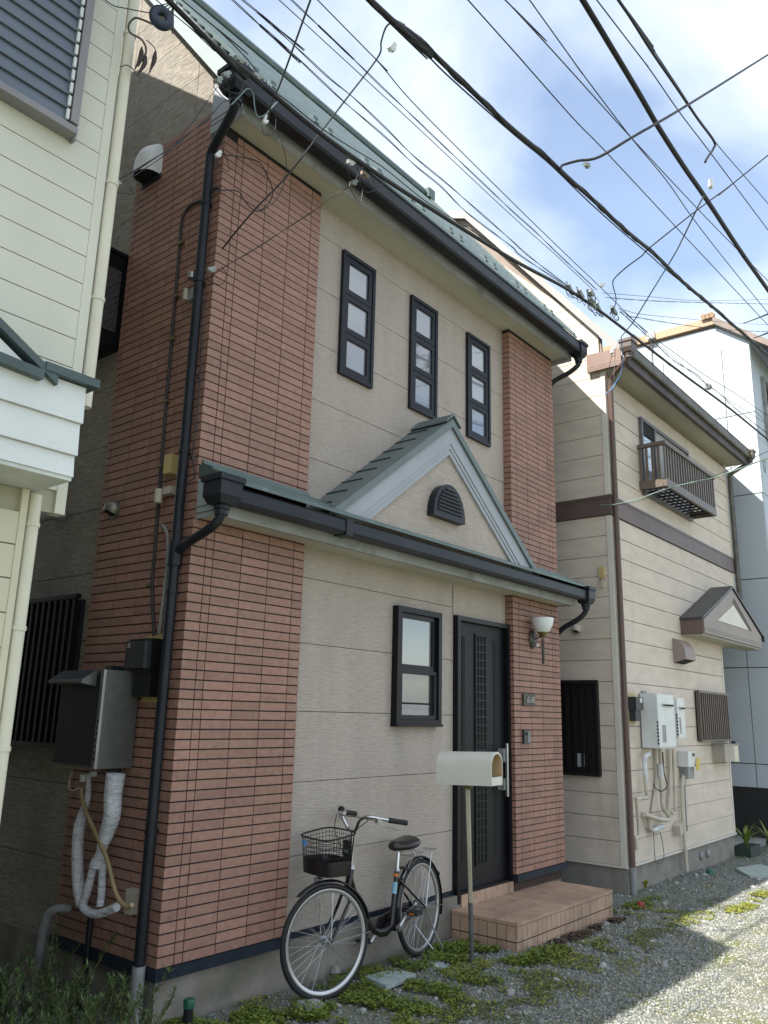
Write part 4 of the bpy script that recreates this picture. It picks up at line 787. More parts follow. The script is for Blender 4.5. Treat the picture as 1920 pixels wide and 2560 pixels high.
# front grille window
f = MB().box(8.05, 9.26, YN-.02, YN-.0005, 1.44, 2.07).build('window', pit_m, nh); WLOC[f] = Vector((0, 0, 0))
m = MB(); m.box(8.04, 9.28, YN-.07, YN-.021, 2.05, 2.08); m.box(8.04, 9.28, YN-.07, YN-.021, 1.43, 1.455); m.box(8.04, 8.065, YN-.07, YN-.021, 1.4555, 2.0495); q = m.build('grille_frame', nbr2_m); q.parent = f
for k in range(14):
    q = MB().box(8.15+k*.082, 8.175+k*.082, YN-.065, YN-.04, 1.456, 2.049).build('grille_bar', nbr2_m); q.parent = f
hood_ball(XN, .204, 2.673, .058, M('cream_plastic', (.50, .45, .40), .4), 'small cream dome vent on the left wall of the beige house')
t = thing('cable_box', 'slim yellowed cable box at the corner of the beige house', 'cable box', (XN, -.128, 3.27)); MB().box(XN-.035, XN-.0005, -.158, -.10, 3.23, 3.365).build('casing', yell_m, t)
m = MB(); m.box(XN-.03, XN-.0005, -.145, -.11, 3.13, 3.195); m.tube([(XN-.02, -.128, 3.195), (XN-.02, -.128, 3.23)], .009, 8); m.build('connector', bpipe_m, t)
MB().tube(smoothpts([(XN-.01, -.12, 3.13), (XN-.02, -.06, 3.06), (XN-.015, .0, 3.05), (XN-.01, .03, 3.07)], 4), .004, 6).build('wire', bpipe_m, t)
# boilers
def boiler(x0, x1, yf, z0, z1, lab, dk):
    t = thing('wall_boiler', lab, 'boiler', ((x0+x1)/2, YN, z0), 'white boilers on the beige house')
    MB().box(x0, x1, yf, YN-.02, z0, z1).build('casing', heatw_m, t); MB().box(x0+.008, x1-.008, yf-.012, yf-.0005, z0+.01, z1-.008).build('front_cover', heatw_m, t)
    MB().box(x0+(x1-x0)*.28, x0+(x1-x0)*.86, yf-.035, yf-.0125, z1-.135, z1-.105).build('exhaust_slot', steel_m, t); MB().box(x0+(x1-x0)*.3, x0+(x1-x0)*.84, yf-.037, yf-.0352, z1-.132, z1-.112).build('slot_opening', pit_m, t)
    m = MB()
    for k in range(7): m.box(x0+.0, x0+.007, yf-.013, yf+.006, z0+.04+k*.038, z0+.062+k*.038)
    m.build('side_slot', dkgrey_m, t); MB().box(x0+(x1-x0)*.22, x0+(x1-x0)*.42, yf-.0135, yf-.0121, z0+.06, z0+.25).build('label', gpipe_m, t)
    m = MB(); m.box(x0+.08, x0+.2, YN-.02, YN-.0005, z1+.001, z1+.035); m.box(x0+.02, x1-.02, YN-.0195, YN-.0005, z0, z1); m.build('bracket', gpipe_m, t); return t
boiler(6.17, 6.70, -.455, 1.385, 1.975, 'large white wall boiler right of the brown downpipe', 1)
boiler(6.98, 7.24, -.385, 1.475, 1.955, 'narrow white wall boiler behind the larger one', 0)
t = thing('electricity_meter', 'dark grey electricity meter between brown downpipe and white boiler', 'meter', (5.92, YN, 1.8)); MB().box(5.84, 6.02, YN-.016, YN-.0005, 1.64, 1.98).build('backboard', yell_m, t)
MB().box(5.83, 6.03, YN-.11, YN-.0165, 1.79, 1.93).build('meter_body', dkgrey_m, t); MB().box(5.85, 6.0, YN-.09, YN-.0165, 1.67, 1.7895).build('terminal_cover', dkgrey_m, t); MB().box(5.94, 6.0, YN-.112, YN-.1105, 1.87, 1.92).build('label', white_m, t)
t = thing('gas_meter', 'white gas meter with a yellow tag below the boilers', 'meter', (7.5, YN, 1.2)); P = at(1720, 1895, 'y', -.33)
MB().box(P[0]-.15, P[0]+.11, YN-.13, YN-.005, P[2]-.10, P[2]+.08).build('casing', heatw_m, t); MB().box(P[0]-.12, P[0]+.09, YN-.11, YN-.01, P[2]-.24, P[2]-.1005).build('lower_casing', gpipe_m, t)
MB().box(P[0]+.0, P[0]+.08, YN-.136, YN-.1305, P[2]+.02, P[2]+.06).build('dial', dkgrey_m, t); MB().obox((P[0]+.13, YN-.15, P[2]-.07), (.05, 0, -.01), (0, .004, 0), (.03, 0, .07)).build('tag', yellow_m, t)
# pipes below the boilers
def pipes_front(name, lab, pts, r, mat, y=-.33, grp='pipes below the boilers', n=10, cat='pipe'):
    P = [at(u, v, 'y', y) for u, v in pts]; t = thing(name, lab, cat, tuple(P[0]), grp); MB().tube(smoothpts(P, 4) if len(P) > 2 else P, r, n).build('pipe', mat, t, smooth=True); return t
pipes_front('boiler_pipe', 'beige pipe wrapped in white tape bending down left under the large boiler', [(1624, 1872), (1622, 1885), (1612, 1900), (1614, 1960), (1618, 1990), (1617, 1994), (1595, 1997), (1593, 2005), (1597, 2060), (1597, 2092), (1590, 2095), (1592, 2125)], .021, bpipe_m)
pipes_front('boiler_pipe', 'white taped section of pipe under the large boiler', [(1622, 1885), (1612, 1898), (1614, 1950), (1617, 1962)], .026, tape_m)
pipes_front('boiler_pipe', 'thick taped pipe descending from the large boiler', [(1650, 1872), (1652, 1900), (1652, 1950), (1655, 1990), (1658, 2020), (1672, 2040), (1667, 2050), (1640, 2046), (1612, 2036)], .024, bpipe_m)
pipes_front('boiler_pipe', 'elbowed beige pipe ending in white tape', [(1604, 2036), (1615, 2040), (1622, 2050), (1625, 2070), (1634, 2076), (1655, 2066)], .024, bpipe_m, y=-.30)
pipes_front('boiler_pipe', 'white tape piece at the end of the elbowed pipe', [(1632, 2076), (1657, 2066)], .027, tape_m, y=-.30)
pipes_front('boiler_pipe', 'white tape sleeve on the middle pipe under the boiler', [(1650, 1910), (1653, 1946)], .032, tape_m)
pipes_front('boiler_pipe', 'straight beige pipe right of the taped pipe', [(1673, 1872), (1675, 1950), (1672, 2030)], .022, bpipe_m, y=-.29)
pipes_front('boiler_pipe', 'thinner beige pipe with a small hooked end', [(1683, 1872), (1686, 1950), (1688, 2020), (1688, 2032), (1680, 2034)], .018, bpipe_m, y=-.30)
pipes_front('boiler_pipe', 'pale vertical pipe behind the taped ones', [(1638, 1872), (1640, 1950), (1630, 2030)], .018, bpipe_m, y=-.28)
pipes_front('gas_pipe', 'long beige gas pipe running down to the gravel by the gas meter', [(1712, 1930), (1706, 1960), (1707, 2040), (1712, 2110), (1717, 2177)], .022, bpipe_m, y=-.30)
pipes_front('gas_pipe', 'thin grey pipe beside the long gas pipe', [(1711, 1940), (1713, 1990), (1716, 2050), (1718, 2078)], .009, gpipe_m, y=-.31)
pipes_front('drain_cable', 'thin dark cable looping below the taped pipe', [(1634, 2080), (1636, 2130), (1640, 2155), (1652, 2158), (1660, 2140), (1655, 2100), (1650, 2080)], .004, wireg_m, y=-.30, n=6, cat='cable')
pipes_front('drain_cable', 'black cable looping behind the boiler pipes', [(1657, 1880), (1660, 1930), (1665, 1950), (1668, 1965), (1655, 1978), (1640, 1972), (1634, 1960)], .006, wire_m, y=-.36, n=6, cat='cable')
t = thing('letter_box', 'beige letter box with clear front at the right corner of the beige house', 'letter box', (8.95, -.3, 1.25))
MB().box(8.60, 9.02, -.42, YN-.001, 1.17, 1.385).build('box', M('grey_beige_box', (.36, .32, .26), .5), t); MB().box(9.02, 9.24, -.41, YN-.03, 1.16, 1.375).build('clear_flap', M('clear_plastic', (.50, .50, .40), .25, c2=(.58, .56, .40), vscale=9), t)
m = MB(); m.box(8.58, 9.27, -.43, YN-.001, 1.3855, 1.40); m.build('lid', gpipe_m, t); MB().box(9.05, 9.12, -.42, -.38, 1.4005, 1.43).build('knob', pit_m, t)
for x, lb in ((7.95, 'left'), (8.20, 'right')):
    t = thing('foundation_vent', 'round cap on the foundation, the %s one of two beside the gas pipe' % ('nearer' if lb == 'left' else 'farther'), 'cap', (x, YN, .06)); MB().lathe((x, YN+.024, .06), [(.05, 0), (.05, -.02), (.03, -.035)], axis=(0, 1, 0), n=14).build('cap', gpipe_m, t, smooth=True)
t = thing('outlet_hood', 'small cream outlet hood low on the beige wall', 'vent', (7.05, YN, .6)); P = at(1695, 2072, 'y', -.30); MB().obox(P, (.05, 0, .02), (0, .045, 0), (-.01, 0, .06)).build('hood', bpipe_m, t)

# ------------------------------------------------------------------ white building
fb = thing('white_building', 'tall white panelled building with tan coping and tiled hip behind the beige house', 'building', (14, 0, 0))
FX, FY = 11.0, -.61
MB().box(FX+.025, 22, FY+.025, 9, .7, 8.1).build('wall', gap_m, fb)
zl = [.70, 1.06, 2.545, 3.97, 5.40, 6.83, 8.12]; yl = [FY, -.14, .9, 1.95, 3.0, 4.05]
for z0, z1 in zip(zl, zl[1:]):
    for y0, y1 in zip(yl, yl[1:]): MB().box(FX, FX+.03, y0+.006, y1-.006, z0+.008, z1-.008).build('wall_panel', far_m, fb)
    for x0 in (FX+.031, 12.4, 13.8, 15.2, 16.6, 18):
        x1_ = {FX+.031: 12.4}.get(x0, x0+1.4); MB().box(x0+.006, x1_-.006, FY, FY+.03, z0+.008, z1-.008).build('wall_panel', far_m, fb)
MB().prism([(FX+.002, FY, 8.113), (FX+.002, -.08, 8.55), (FX+.002, 5.2, 8.60), (FX+.002, 5.2, 8.113)], (.03, 0, 0)).build('gable_panel', far_m, fb)
MB().box(FX+.01, 22, FY+.01, 9, -.4, .6995).build('plinth', farf_m, fb)
MB().box(FX-.06, FX+.12, -.06, 5.3, 8.60, 8.74).build('coping', tan_m, fb)
MB().prism([(FX-.10, -.06, 8.60), (FX-.10, -.95, 7.90), (FX-.10, -.95, 8.02), (FX-.10, -.06, 8.74)], (.12, 0, 0)).build('rake_board', M('brown_rake', (.20, .15, .12), .5), fb)
MB().prism([(FX+.02, -.02, 8.62), (FX+.02, -.98, 7.90), (FX+.02, -.98, 7.98), (FX+.02, -.02, 8.70)], (10, 0, 0)).build('roof', M('dark_roof_tile', (.07, .065, .06), .5, bump=.6, bscale=9, bdist=.05), fb)
MB().tube([(FX-.08, -1.02, 7.92), (FX+9, -1.02, 7.92)], .06, 8).build('gutter', dkgrey_m, fb, smooth=True)
for k in range(3): MB().lathe((FX-.12+.0*k, -.05+k*.07, 8.76), [(.05, 0), (.045, .10), (.02, .12)], axis=(1, 0, .25), n=10).build('ridge_tile', tan_m, fb)
f = MB().box(11.62, 12.7, FY-.02, FY-.0005, 6.52, 7.60).build('window', dark_g, fb); WLOC[f] = Vector((0, 0, 0))
m = MB(); m.box(11.56, 11.62, FY-.06, FY-.0005, 6.46, 7.66); m.box(11.6205, 12.75, FY-.06, FY-.0005, 7.6005, 7.66); m.box(11.6205, 12.75, FY-.06, FY-.0005, 6.46, 6.5195); q = m.build('window_frame', gpipe_m); q.parent = f
P = at(1628, 840, 'x', FX-.08); t = thing('wall_lamp', 'white floodlight at the coping of the white building', 'lamp', tuple(P)); MB().obox(P, (.05, 0, 0), (0, .07, 0), (0, 0, .07)).build('lamp_head', white_m, t)
m = MB(); m.tube([tuple(at(1628, 855, 'x', FX-.03)), tuple(at(1631, 925, 'x', FX-.03))], .012, 6); m.obox(at(1626, 863, 'x', FX-.03), (.02, 0, 0), (0, .05, 0), (0, 0, .012)); m.obox(at(1626, 907, 'x', FX-.03), (.02, 0, 0), (0, .05, 0), (0, 0, .012)); m.build('bracket', gpipe_m, t)
MB().box(9.55, 12.5, -.20, .6, -.3, -.03).build('concrete_step', conc_m, fb)

# ------------------------------------------------------------------ letter box on a pole
t = thing('mailbox', 'weathered ivory tunnel-shaped mailbox on a thin pole before the door', 'mailbox', (2.36, -.48, 0))
px_, py_, pz_ = 2.31, -.48, 1.185
tm = np.array([[math.cos(.09), -math.sin(.09)], [math.sin(.09), math.cos(.09)]])
def mbx(lx, ly, lz):
    q = tm@np.array([lx, ly]); return (px_+q[0], py_+q[1], pz_+lz+(-ly)*.035)
arch = [(-.088, 0), (-.092, .10), (-.090, .145)]+[(-.090*math.cos(a_), .145+.09*math.sin(a_)) for a_ in np.linspace(.25, math.pi-.25, 11)]+[(.090, .145), (.092, .10), (.088, 0)]
def shell(y0, y1, k=1.0): return [mbx(x*k, y0, .003+(z)*k) for x, z in arch], [mbx(x*k, y1, .003+z*k) for x, z in arch]
A, B = shell(.22, -.24); n_ = len(A); m = MB(); Ai, Bi = shell(.20, -.24, .94)
m.add(A+B, [(i, i+1, n_+i+1, n_+i) for i in range(n_-1)]+[tuple(range(n_))[::-1], (0, n_-1, 2*n_-1, n_)]); m.build('body', ivory_m, t, smooth=True, recalc=False)
m = MB(); m.add(Ai+Bi, [(i, i+1, n_+i+1, n_+i) for i in range(n_-1)]+[tuple(range(n_)), (0, n_-1, 2*n_-1, n_)]); m.build('inside', ochre_m, t, recalc=False)
m = MB(); m.add(B+Bi, [(i, i+1, n_+i+1, n_+i) for i in range(n_-1)]); m.build('rim', ivory_m, t, recalc=False)
fl_ = [mbx(-.084, -.238, .004), mbx(.084, -.238, .004), mbx(.083, -.238, .062), mbx(-.083, -.238, .062)]; MB().prism(fl_, (0, .006, 0)).build('front_lip', ivory_m, t)
MB().lathe((px_, py_, pz_-.03), [(.022, 0), (.036, .018), (.04, .035)], n=14).build('collar', brass_m, t, smooth=True)
MB().tube([(px_, py_, pz_-.025), (2.345, -.48, .33)], .0165, 10).build('pole', pole_m, t, smooth=True); MB().tube([(px_-.025, py_, pz_-.02), (2.326, -.482, .38)], .006, 6).build('pole_rod', pole_m, t)
MB().tube([(2.340, -.481, .38), (2.362, -.48, -.06)], .0175, 10).build('lower_pole', pold_m, t, smooth=True)

# ------------------------------------------------------------------ bicycle
R0 = np.array([2.25, -.10, -.02]); F0 = np.array([1.055, -.272, -.01]); E1 = (F0-R0)/np.linalg.norm(F0-R0); NS = np.array([.14246, -.98980, 0.]); UP = np.array([0, 0, 1.0])-NS*.03
def bk(a, h, s=0.): return R0+E1*a+UP*h+NS*s
def on(u, v, s=0.):   # photo pixel on the bicycle's middle plane
    d = ray(u, v); q = ((R0+NS*s-CAM)@NS)/(d@NS); return CAM+d*q
bike = thing('bicycle', 'black step-through city bicycle with wire front basket parked at the cream wall', 'bicycle', tuple((R0+F0)/2))
WR = .327
def wheel(c, fwd, name='wheel'):
    fwd = np.array(fwd); fwd = fwd/np.linalg.norm(fwd); ax = np.cross(fwd, UP); ax /= np.linalg.norm(ax)
    wh = MB().torus(c, ax, WR-.016, .0165, 56, 10).build('wheel', rubber_m, bike, smooth=True, label=None); WLOC[wh] = Vector((0, 0, 0))
    m = MB(); nseg = 56; vs_ = []
    for i in range(nseg):
        d_ = math.cos(2*math.pi*i/nseg)*fwd+math.sin(2*math.pi*i/nseg)*UP
        for rr_, ww in ((WR-.030, .013), (WR-.036, .014), (WR-.052, .007), (WR-.052, -.007), (WR-.036, -.014), (WR-.030, -.013)): vs_.append(c+d_*rr_+ax*ww)
    fs = [(i*6+k_, ((i+1) % nseg)*6+k_, ((i+1) % nseg)*6+(k_+1) % 6, i*6+(k_+1) % 6) for i in range(nseg) for k_ in range(6)]
    m.add(vs_, fs); q = m.build('rim', alu_m, smooth=True); q.parent = wh
    m = MB()
    for i in range(36):
        th = 2*math.pi*i/36; sd_ = .028 if i % 2 else -.028; d_ = math.cos(th)*fwd+math.sin(th)*UP; th2 = th+(.9 if (i//2) % 2 else -.9); d2 = math.cos(th2)*fwd+math.sin(th2)*UP
        m.tube([c+d2*.022+ax*sd_, c+d_*(WR-.05)], .0011, 4, cap=False)
    q = m.build('spokes', steel_m); q.parent = wh
    m = MB(); m.lathe(c-ax*.034, [(.012, -.02), (.012, 0), (.026, .001), (.026, .006), (.014, .01), (.014, .058), (.026, .062), (.026, .067), (.012, .068), (.012, .09)], axis=ax, n=14); q = m.build('hub', steel_m, smooth=True); q.parent = wh
    return wh
FD = np.array([-.977, .214, 0]); GD = np.array([-.214, -.977, 0])
Fc = F0+UP*WR; Rc = R0+UP*WR
wheel(Fc, FD); wheel(Rc, E1)
def tubeb(name, pts, r, mat, n=10, k=5, **kw): return MB().tube(smoothpts(pts, k) if len(pts) > 2 else pts, r, n).build(name, mat, bike, smooth=True, **kw)
HT, HL = bk(.925, .70), bk(.965, .585); BBp = bk(.41, .262)
tubeb('frame_tube', [HL+(HT-HL)*.55, bk(.86, .50), bk(.76, .37), bk(.62, .275), bk(.50, .255), BBp], [.0225]*26, bikeb_m)
tubeb('head_tube', [HL, HT], .021, bikeb_m)
tubeb('seat_tube', [BBp, bk(.325, .615)], .0185, bikeb_m)
for s_ in (-.035, .035):
    tubeb('chain_stay', [BBp+NS*s_*.5, Rc+NS*s_*1.6], .009, bikeb_m); tubeb('seat_stay', [bk(.33, .56, s_*.5), Rc+NS*s_*1.6], .008, bikeb_m)
CRN = HL+(HL-HT)*.15
for s_ in (-.045, .045):
    a_ = CRN+GD*s_; q_ = Fc+GD*s_*1.15; tubeb('fork_blade', [a_, a_*.55+q_*.45-FD*.012, q_], .0105, bikeb_m)
tubeb('fork_crown', [CRN-GD*.05, CRN+GD*.05], .016, bikeb_m)
# mudguards
def guard(c, fwd, a0, a1, w_=.024, rr=.018):
    m = MB(); vs_ = []; ax = np.cross(fwd, UP); n_ = 28
    for i in range(n_+1):
        th = a0+(a1-a0)*i/n_; d_ = math.cos(th)*np.array(fwd)+math.sin(th)*UP
        for dw, dr in ((-w_, -.010), (-w_*.6, 0.002), (0, .005), (w_*.6, .002), (w_, -.010)): vs_.append(c+d_*(WR+rr+dr)+ax*dw)
    m.add(vs_, [(i*5+k_, i*5+k_+1, (i+1)*5+k_+1, (i+1)*5+k_) for i in range(n_) for k_ in range(4)]); return m
guard(Fc, FD, .9, 2.9).build('mudguard', bikeb_m, bike, smooth=True, recalc=False); guard(Rc, E1, .15, 3.45).build('mudguard', bikeb_m, bike, smooth=True, recalc=False)
for s_ in (-.05, .05):
    tubeb('mudguard_stay', [Rc+NS*s_, Rc+(-E1*math.cos(.15)+UP*math.sin(-.1))*(WR+.01)+NS*s_*.5], .0022, steel_m, 6); tubeb('mudguard_stay', [Fc+GD*s_, Fc+(-FD*.99+UP*.05)*(WR+.01)+GD*s_*.5], .0022, steel_m, 6)
# seat
tubeb('seat_post', [bk(.325, .60), bk(.30, .735)], .0125, chrome_m); MB().lathe(bk(.326, .605), [(.02, 0), (.022, .006), (.02, .025)], axis=(bk(.30, .735)-bk(.325, .60)), n=12).build('seat_clamp', steel_m, bike)
m = MB(); vs_ = []; NA = 16
for i in range(NA+1):
    t_ = i/NA; a_ = .115+.275*t_; hw_ = .098*max(0, math.sin(math.pi*min(1, (t_*.62+.20))))**.8*(1-t_)**.38+.022 if t_ < 1 else .02
    if i == 0: hw_ *= .55
    for k_ in range(12):
        th = 2*math.pi*k_/12; hh_ = .040 if math.sin(th) > 0 else .055*(1-.6*t_); vs_.append(bk(a_, .775+.035*(1-t_)**2*.6+hh_*math.sin(th)*(1 if 0 < i < NA else .5), hw_*math.cos(th)))
m.add(vs_, [(i*12+k_, i*12+(k_+1) % 12, (i+1)*12+(k_+1) % 12, (i+1)*12+k_) for i in range(NA) for k_ in range(12)]+[tuple(range(12))[::-1], tuple(range(NA*12, NA*12+12))]); m.build('saddle', seat_m, bike, smooth=True, angle=80)
m = MB()
for s_ in (-.06, .06): m.torus(bk(.17, .725, s_), NS, .018, .004, 12, 6); m.tube([bk(.17, .722, s_), bk(.30, .738, s_*.4), bk(.37, .755, s_*.2)], .0035, 6)
m.build('saddle_spring', chrome_m, bike)
# stem and handlebar (turned with the wheel)
ST = bk(.915, .93); tubeb('stem', [HT, bk(.918, .86), ST], .0125, chrome_m); MB().lathe(bk(.925, .698), [(.024, 0), (.024, .018), (.018, .03)], axis=HT-HL, n=14).build('headset', steel_m, bike)
def hb(side, fw, h, z=0): return ST+GD*side+FD*fw+np.array([0, 0, h])
HBp = {}
for s_ in (1, -1):
    pts = [hb(0, .0, 0), hb(.045*s_, .005, .02), hb(.10*s_, .015, .085), hb(.155*s_, -.01, .108), hb(.215*s_, -.075, .098), hb(.255*s_, -.16, .083)]
    tubeb('handlebar', pts, .011, chrome_m)
    gp = [hb(.235*s_, -.115, .090), hb(.262*s_, -.175, .081), hb(.282*s_, -.235, .071)]; tubeb('grip', gp, [.0155, .0175]+[.0165]*9, rubber_m, 12)
    m = MB(); m.obox(hb(.205*s_, -.06, .088), FD*.022, GD*.016, (0, 0, .014)); m.tube(smoothpts([hb(.205*s_, -.03, .075), hb(.235*s_, -.07, .055), hb(.262*s_, -.13, .04), hb(.275*s_, -.17, .03)], 4), .0042, 6); m.build('brake_lever', steel_m, bike, smooth=True)
MB().lathe(hb(-.175, -.03, .115), [(.001, .03), (.018, .022), (.024, .01), (.024, 0), (.01, -.006)], n=14).build('bell', black_m, bike, smooth=True)
tubeb('brake_cable', [hb(.19, -.03, .09), hb(.08, .02, .10), hb(-.05, .05, .10), hb(-.17, -.02, .095)], .0028, wire_m, 6); tubeb('brake_cable', [hb(-.185, .0, .09), hb(-.12, .06, .0), hb(-.04, .05, -.12), hb(-.01, .03, -.25), CRN+FD*.03], .0028, wire_m, 6)
tubeb('brake_cable', [hb(.17, .0, .09), hb(.09, .06, .0), hb(.03, .05, -.14), HT+FD*.02, bk(.84, .47, .022), bk(.62, .27, .02)], .0028, wire_m, 6)
# basket
BC = ST+FD*.20
bz1_, bz0_ = .915, .680
def bq(fw, sd_, z): k_ = .88+.12*(z-bz0_)/(bz1_-bz0_); return np.array([ST[0], ST[1], 0])+FD*(.20+fw*k_)+GD*sd_*k_+np.array([0, 0, z+.02*(-fw/.14)*(z > .85)])
bc = [(-.125, -.165), (-.125, .165), (.115, .165), (.115, -.165)]
def rim_pts(z, grow=1.0):
    P = []
    for k_ in range(40):
        a_ = 2*math.pi*k_/40; c_, q_ = math.cos(a_), math.sin(a_); P.append(bq((-.005+.125*math.copysign(abs(c_)**.45, c_))*grow, .168*math.copysign(abs(q_)**.45, q_)*grow, z))
    return P
def loop(m, P, r, n=6): m.tube(P+[P[0]], r, n, cap=False)
m = MB(); loop(m, rim_pts(bz1_, 1.03), .0055); m.build('basket_rim', rubber_m, bike)
m = MB(); L1 = rim_pts(bz1_); 
for k_ in range(1, 6): loop(m, rim_pts(bz0_+.085+k_*(bz1_-bz0_-.085)/6), .0018, 4)
RA, RB = rim_pts(bz0_), rim_pts(bz1_); sg2 = np.r_[0, np.cumsum([np.linalg.norm(RB[(i+1) % 40]-RB[i]) for i in range(40)])]
for k_ in range(44):
    tq = sg2[-1]*k_/44; i = int(np.searchsorted(sg2, tq, 'right')-1) % 40; f_ = (tq-sg2[i])/(sg2[i+1]-sg2[i]); j = (i+1) % 40
    m.tube([RA[i]*(1-f_)+RA[j]*f_, RB[i]*(1-f_)+RB[j]*f_], .0019, 4, cap=False)
m.build('basket_mesh', rubber_m, bike)
m = MB(); P0 = rim_pts(bz0_, .99); P1 = rim_pts(bz0_+.09, 1.012); n_ = len(P0); m.add(P0+P1, [(i, (i+1) % n_, n_+(i+1) % n_, n_+i) for i in range(n_)]+[tuple(range(n_))]); m.build('basket_base', bikeb_m, bike, recalc=False)
m = MB(); c_ = bq(-.137, .05, .80); m.obox(c_, GD*.045, FD*.003, (0, 0, .075)); m.build('basket_plate', bikeb_m, bike); MB().obox(bq(-.13, .05, .81), GD*.02, FD*.006, (0, 0, .008)).build('label', gpipe_m, bike)
MB().obox(bq(.14, -.06, .885), GD*.014, FD*.008, (0, 0, .018)).build('clip', blue_m, bike)
tubeb('basket_stay', [Fc+GD*.055, bq(.0, .10, bz0_)], .0022, steel_m, 6); tubeb('basket_stay', [Fc-GD*.055, bq(.0, -.10, bz0_)], .0022, steel_m, 6)
MB().lathe(bq(.11, .06, .655), [(.001, .03), (.02, .02), (.022, 0), (.012, -.03)], axis=FD, n=12).build('headlight', steel_m, bike, smooth=True)
# drive side
MB().lathe(BBp-NS*.04, [(.02, 0), (.022, .08)], axis=NS, n=14).build('bottom_bracket', bikeb_m, bike)
MB().prism([bk(.50, .262, -.055), bk(.46, .325, -.055), bk(.38, .335, -.055), bk(.02, .355, -.055), bk(-.03, .33, -.055), bk(.0, .29, -.055), bk(.38, .19, -.055), bk(.46, .20, -.055)], NS*-.02).build('chain_guard', bikeb_m, bike)
ca, cb_ = bk(.41, .262, .058), bk(.275, .345, .062); m = MB(); e = (cb_-ca)/np.linalg.norm(cb_-ca); m.tube([ca-e*.012, ca, cb_, cb_+e*.01], [.012, .015, .010, .008], 10); m.build('crank', alu_m, bike, smooth=True); MB().lathe(ca, [(.02, -.01), (.02, .014)], axis=NS, n=14).build('crank_cap', steel_m, bike)
ca2, cb2 = bk(.41, .262, -.08), bk(.545, .18, -.085); MB().tube([ca2, cb2], .010, 8).build('crank', alu_m, bike, smooth=True)
MB().obox(cb_+NS*.05, E1*.045, NS*.042, (0, 0, .012)).build('pedal', rubber_m, bike); MB().obox(cb_+NS*.05+E1*.0-NS*.0, E1*.0465, NS*.02, (0, 0, .005)).build('pedal_reflector', orange_m, bike); MB().obox(cb2-NS*.05, E1*.045, NS*.042, (0, 0, .012)).build('pedal', rubber_m, bike)
MB().lathe(bk(.37, .47, 0), [(.0192, 0), (.0192, .075)], axis=bk(.325, .615)-BBp, n=14).build('sticker', lblue_m, bike); MB().lathe(bk(.342, .575, 0)+NS*.0, [(.0196, 0), (.0196, .022)], axis=bk(.325, .615)-BBp, n=14).build('sticker', orange_m, bike)
# rack, lock, kickstand, reflector
m = MB()
for s_ in (-.055, -.02, .02, .055): m.tube([bk(.19, .70, s_), bk(-.20, .705, s_)], .0038, 6)
m.tube([bk(.19, .70, -.055), bk(.19, .70, .055)], .0038, 6); m.tube([bk(-.20, .705, -.055), bk(-.20, .705, .055)], .0038, 6); m.tube([bk(0, .702, -.055), bk(0, .702, .055)], .0038, 6)
for s_ in (-.058, .058): m.tube([bk(-.10, .70, s_), Rc+NS*s_], .0038, 6)
m.build('rear_rack', alu_m, bike)
tubeb('frame_lock', [bk(.20, .61, .05), bk(.235, .62, .0), bk(.20, .61, -.05)], .010, dkgrey_m); tubeb('rack_stay', [bk(.12, .70, .03), bk(.28, .56, .02)], .0035, alu_m, 6)
MB().lathe(Rc-E1*(WR+.03)*.82+UP*(WR+.03)*.52, [(.001, .02), (.02, .014), (.024, 0), (.018, -.01)], axis=-E1, n=12).build('reflector', pit_m, bike, smooth=True)
tubeb('kickstand', [Rc+NS*.06, bk(-.06, .18, .085), bk(-.13, .02, .13), bk(-.14, .012, .05), bk(-.06, .18, -.07)], .006, alu_m, 8)

# ------------------------------------------------------------------ cables
def cable(name, lab, pts, y, r, mat=wire_m, grp=None, ext=(6, 6), wob=0, cat='cable', n=7, strands=1, wrap=0):
    P = [at(u, v, 'y', y if not hasattr(y, '__len__') else y[0]+(y[1]-y[0])*i/(len(pts)-1)) for i, (u, v) in enumerate(pts)]
    if ext[0]: d_ = P[0]-P[1]; P = [P[0]+d_/np.linalg.norm(d_)*ext[0]]+P
    if ext[1]: d_ = P[-1]-P[-2]; P = P+[P[-1]+d_/np.linalg.norm(d_)*ext[1]]
    Q = smoothpts(P, 8)
    if strands == 2 or wrap:   # resample evenly and twist
        A_ = np.array(Q); sg_ = np.r_[0, np.cumsum(np.linalg.norm(np.diff(A_, axis=0), axis=1))]; ns = int(sg_[-1]/.05); tt = np.linspace(0, sg_[-1], ns); A_ = np.stack([np.interp(tt, sg_, A_[:, k_]) for k_ in range(3)], 1)
    m = MB()
    if strands == 2:
        for s_ in (0, math.pi):
            ph = tt*2*math.pi/.95+s_+1.3*np.sin(tt*1.1); off = np.stack([0*ph, np.cos(ph)*r*1.0, np.sin(ph)*r*1.0], 1); m.tube(list(A_+off), r*.66, 6)
    else: m.tube(Q, r, n)
    if wrap:
        ph = tt*2*math.pi/.62; off = np.stack([0*ph, np.cos(ph)*r*.95, np.sin(ph)*r*.95], 1); m.tube(list(A_+off), r*.35, 6)
        ph = tt*2*math.pi/.9+1; off = np.stack([0*ph, np.cos(ph)*r*.9, np.sin(ph)*r*.9], 1); m.tube(list(A_+off), r*.3, 6)
    o = m.build(name, mat, None, smooth=True, recalc=False); return tag(o, lab, cat, grp)
GA = 'cables strung along the street'
cable('utility_cable', 'thick black cable passing low across the brick house gutter to the right edge', [(420, 0), (540, 120), (640, 200), (794, 328), (933, 428), (1076, 521), (1280, 648), (1415, 721), (1496, 775), (1573, 833), (1704, 933), (1820, 1018), (1920, 1099)], -.95, .0150, grp=GA)
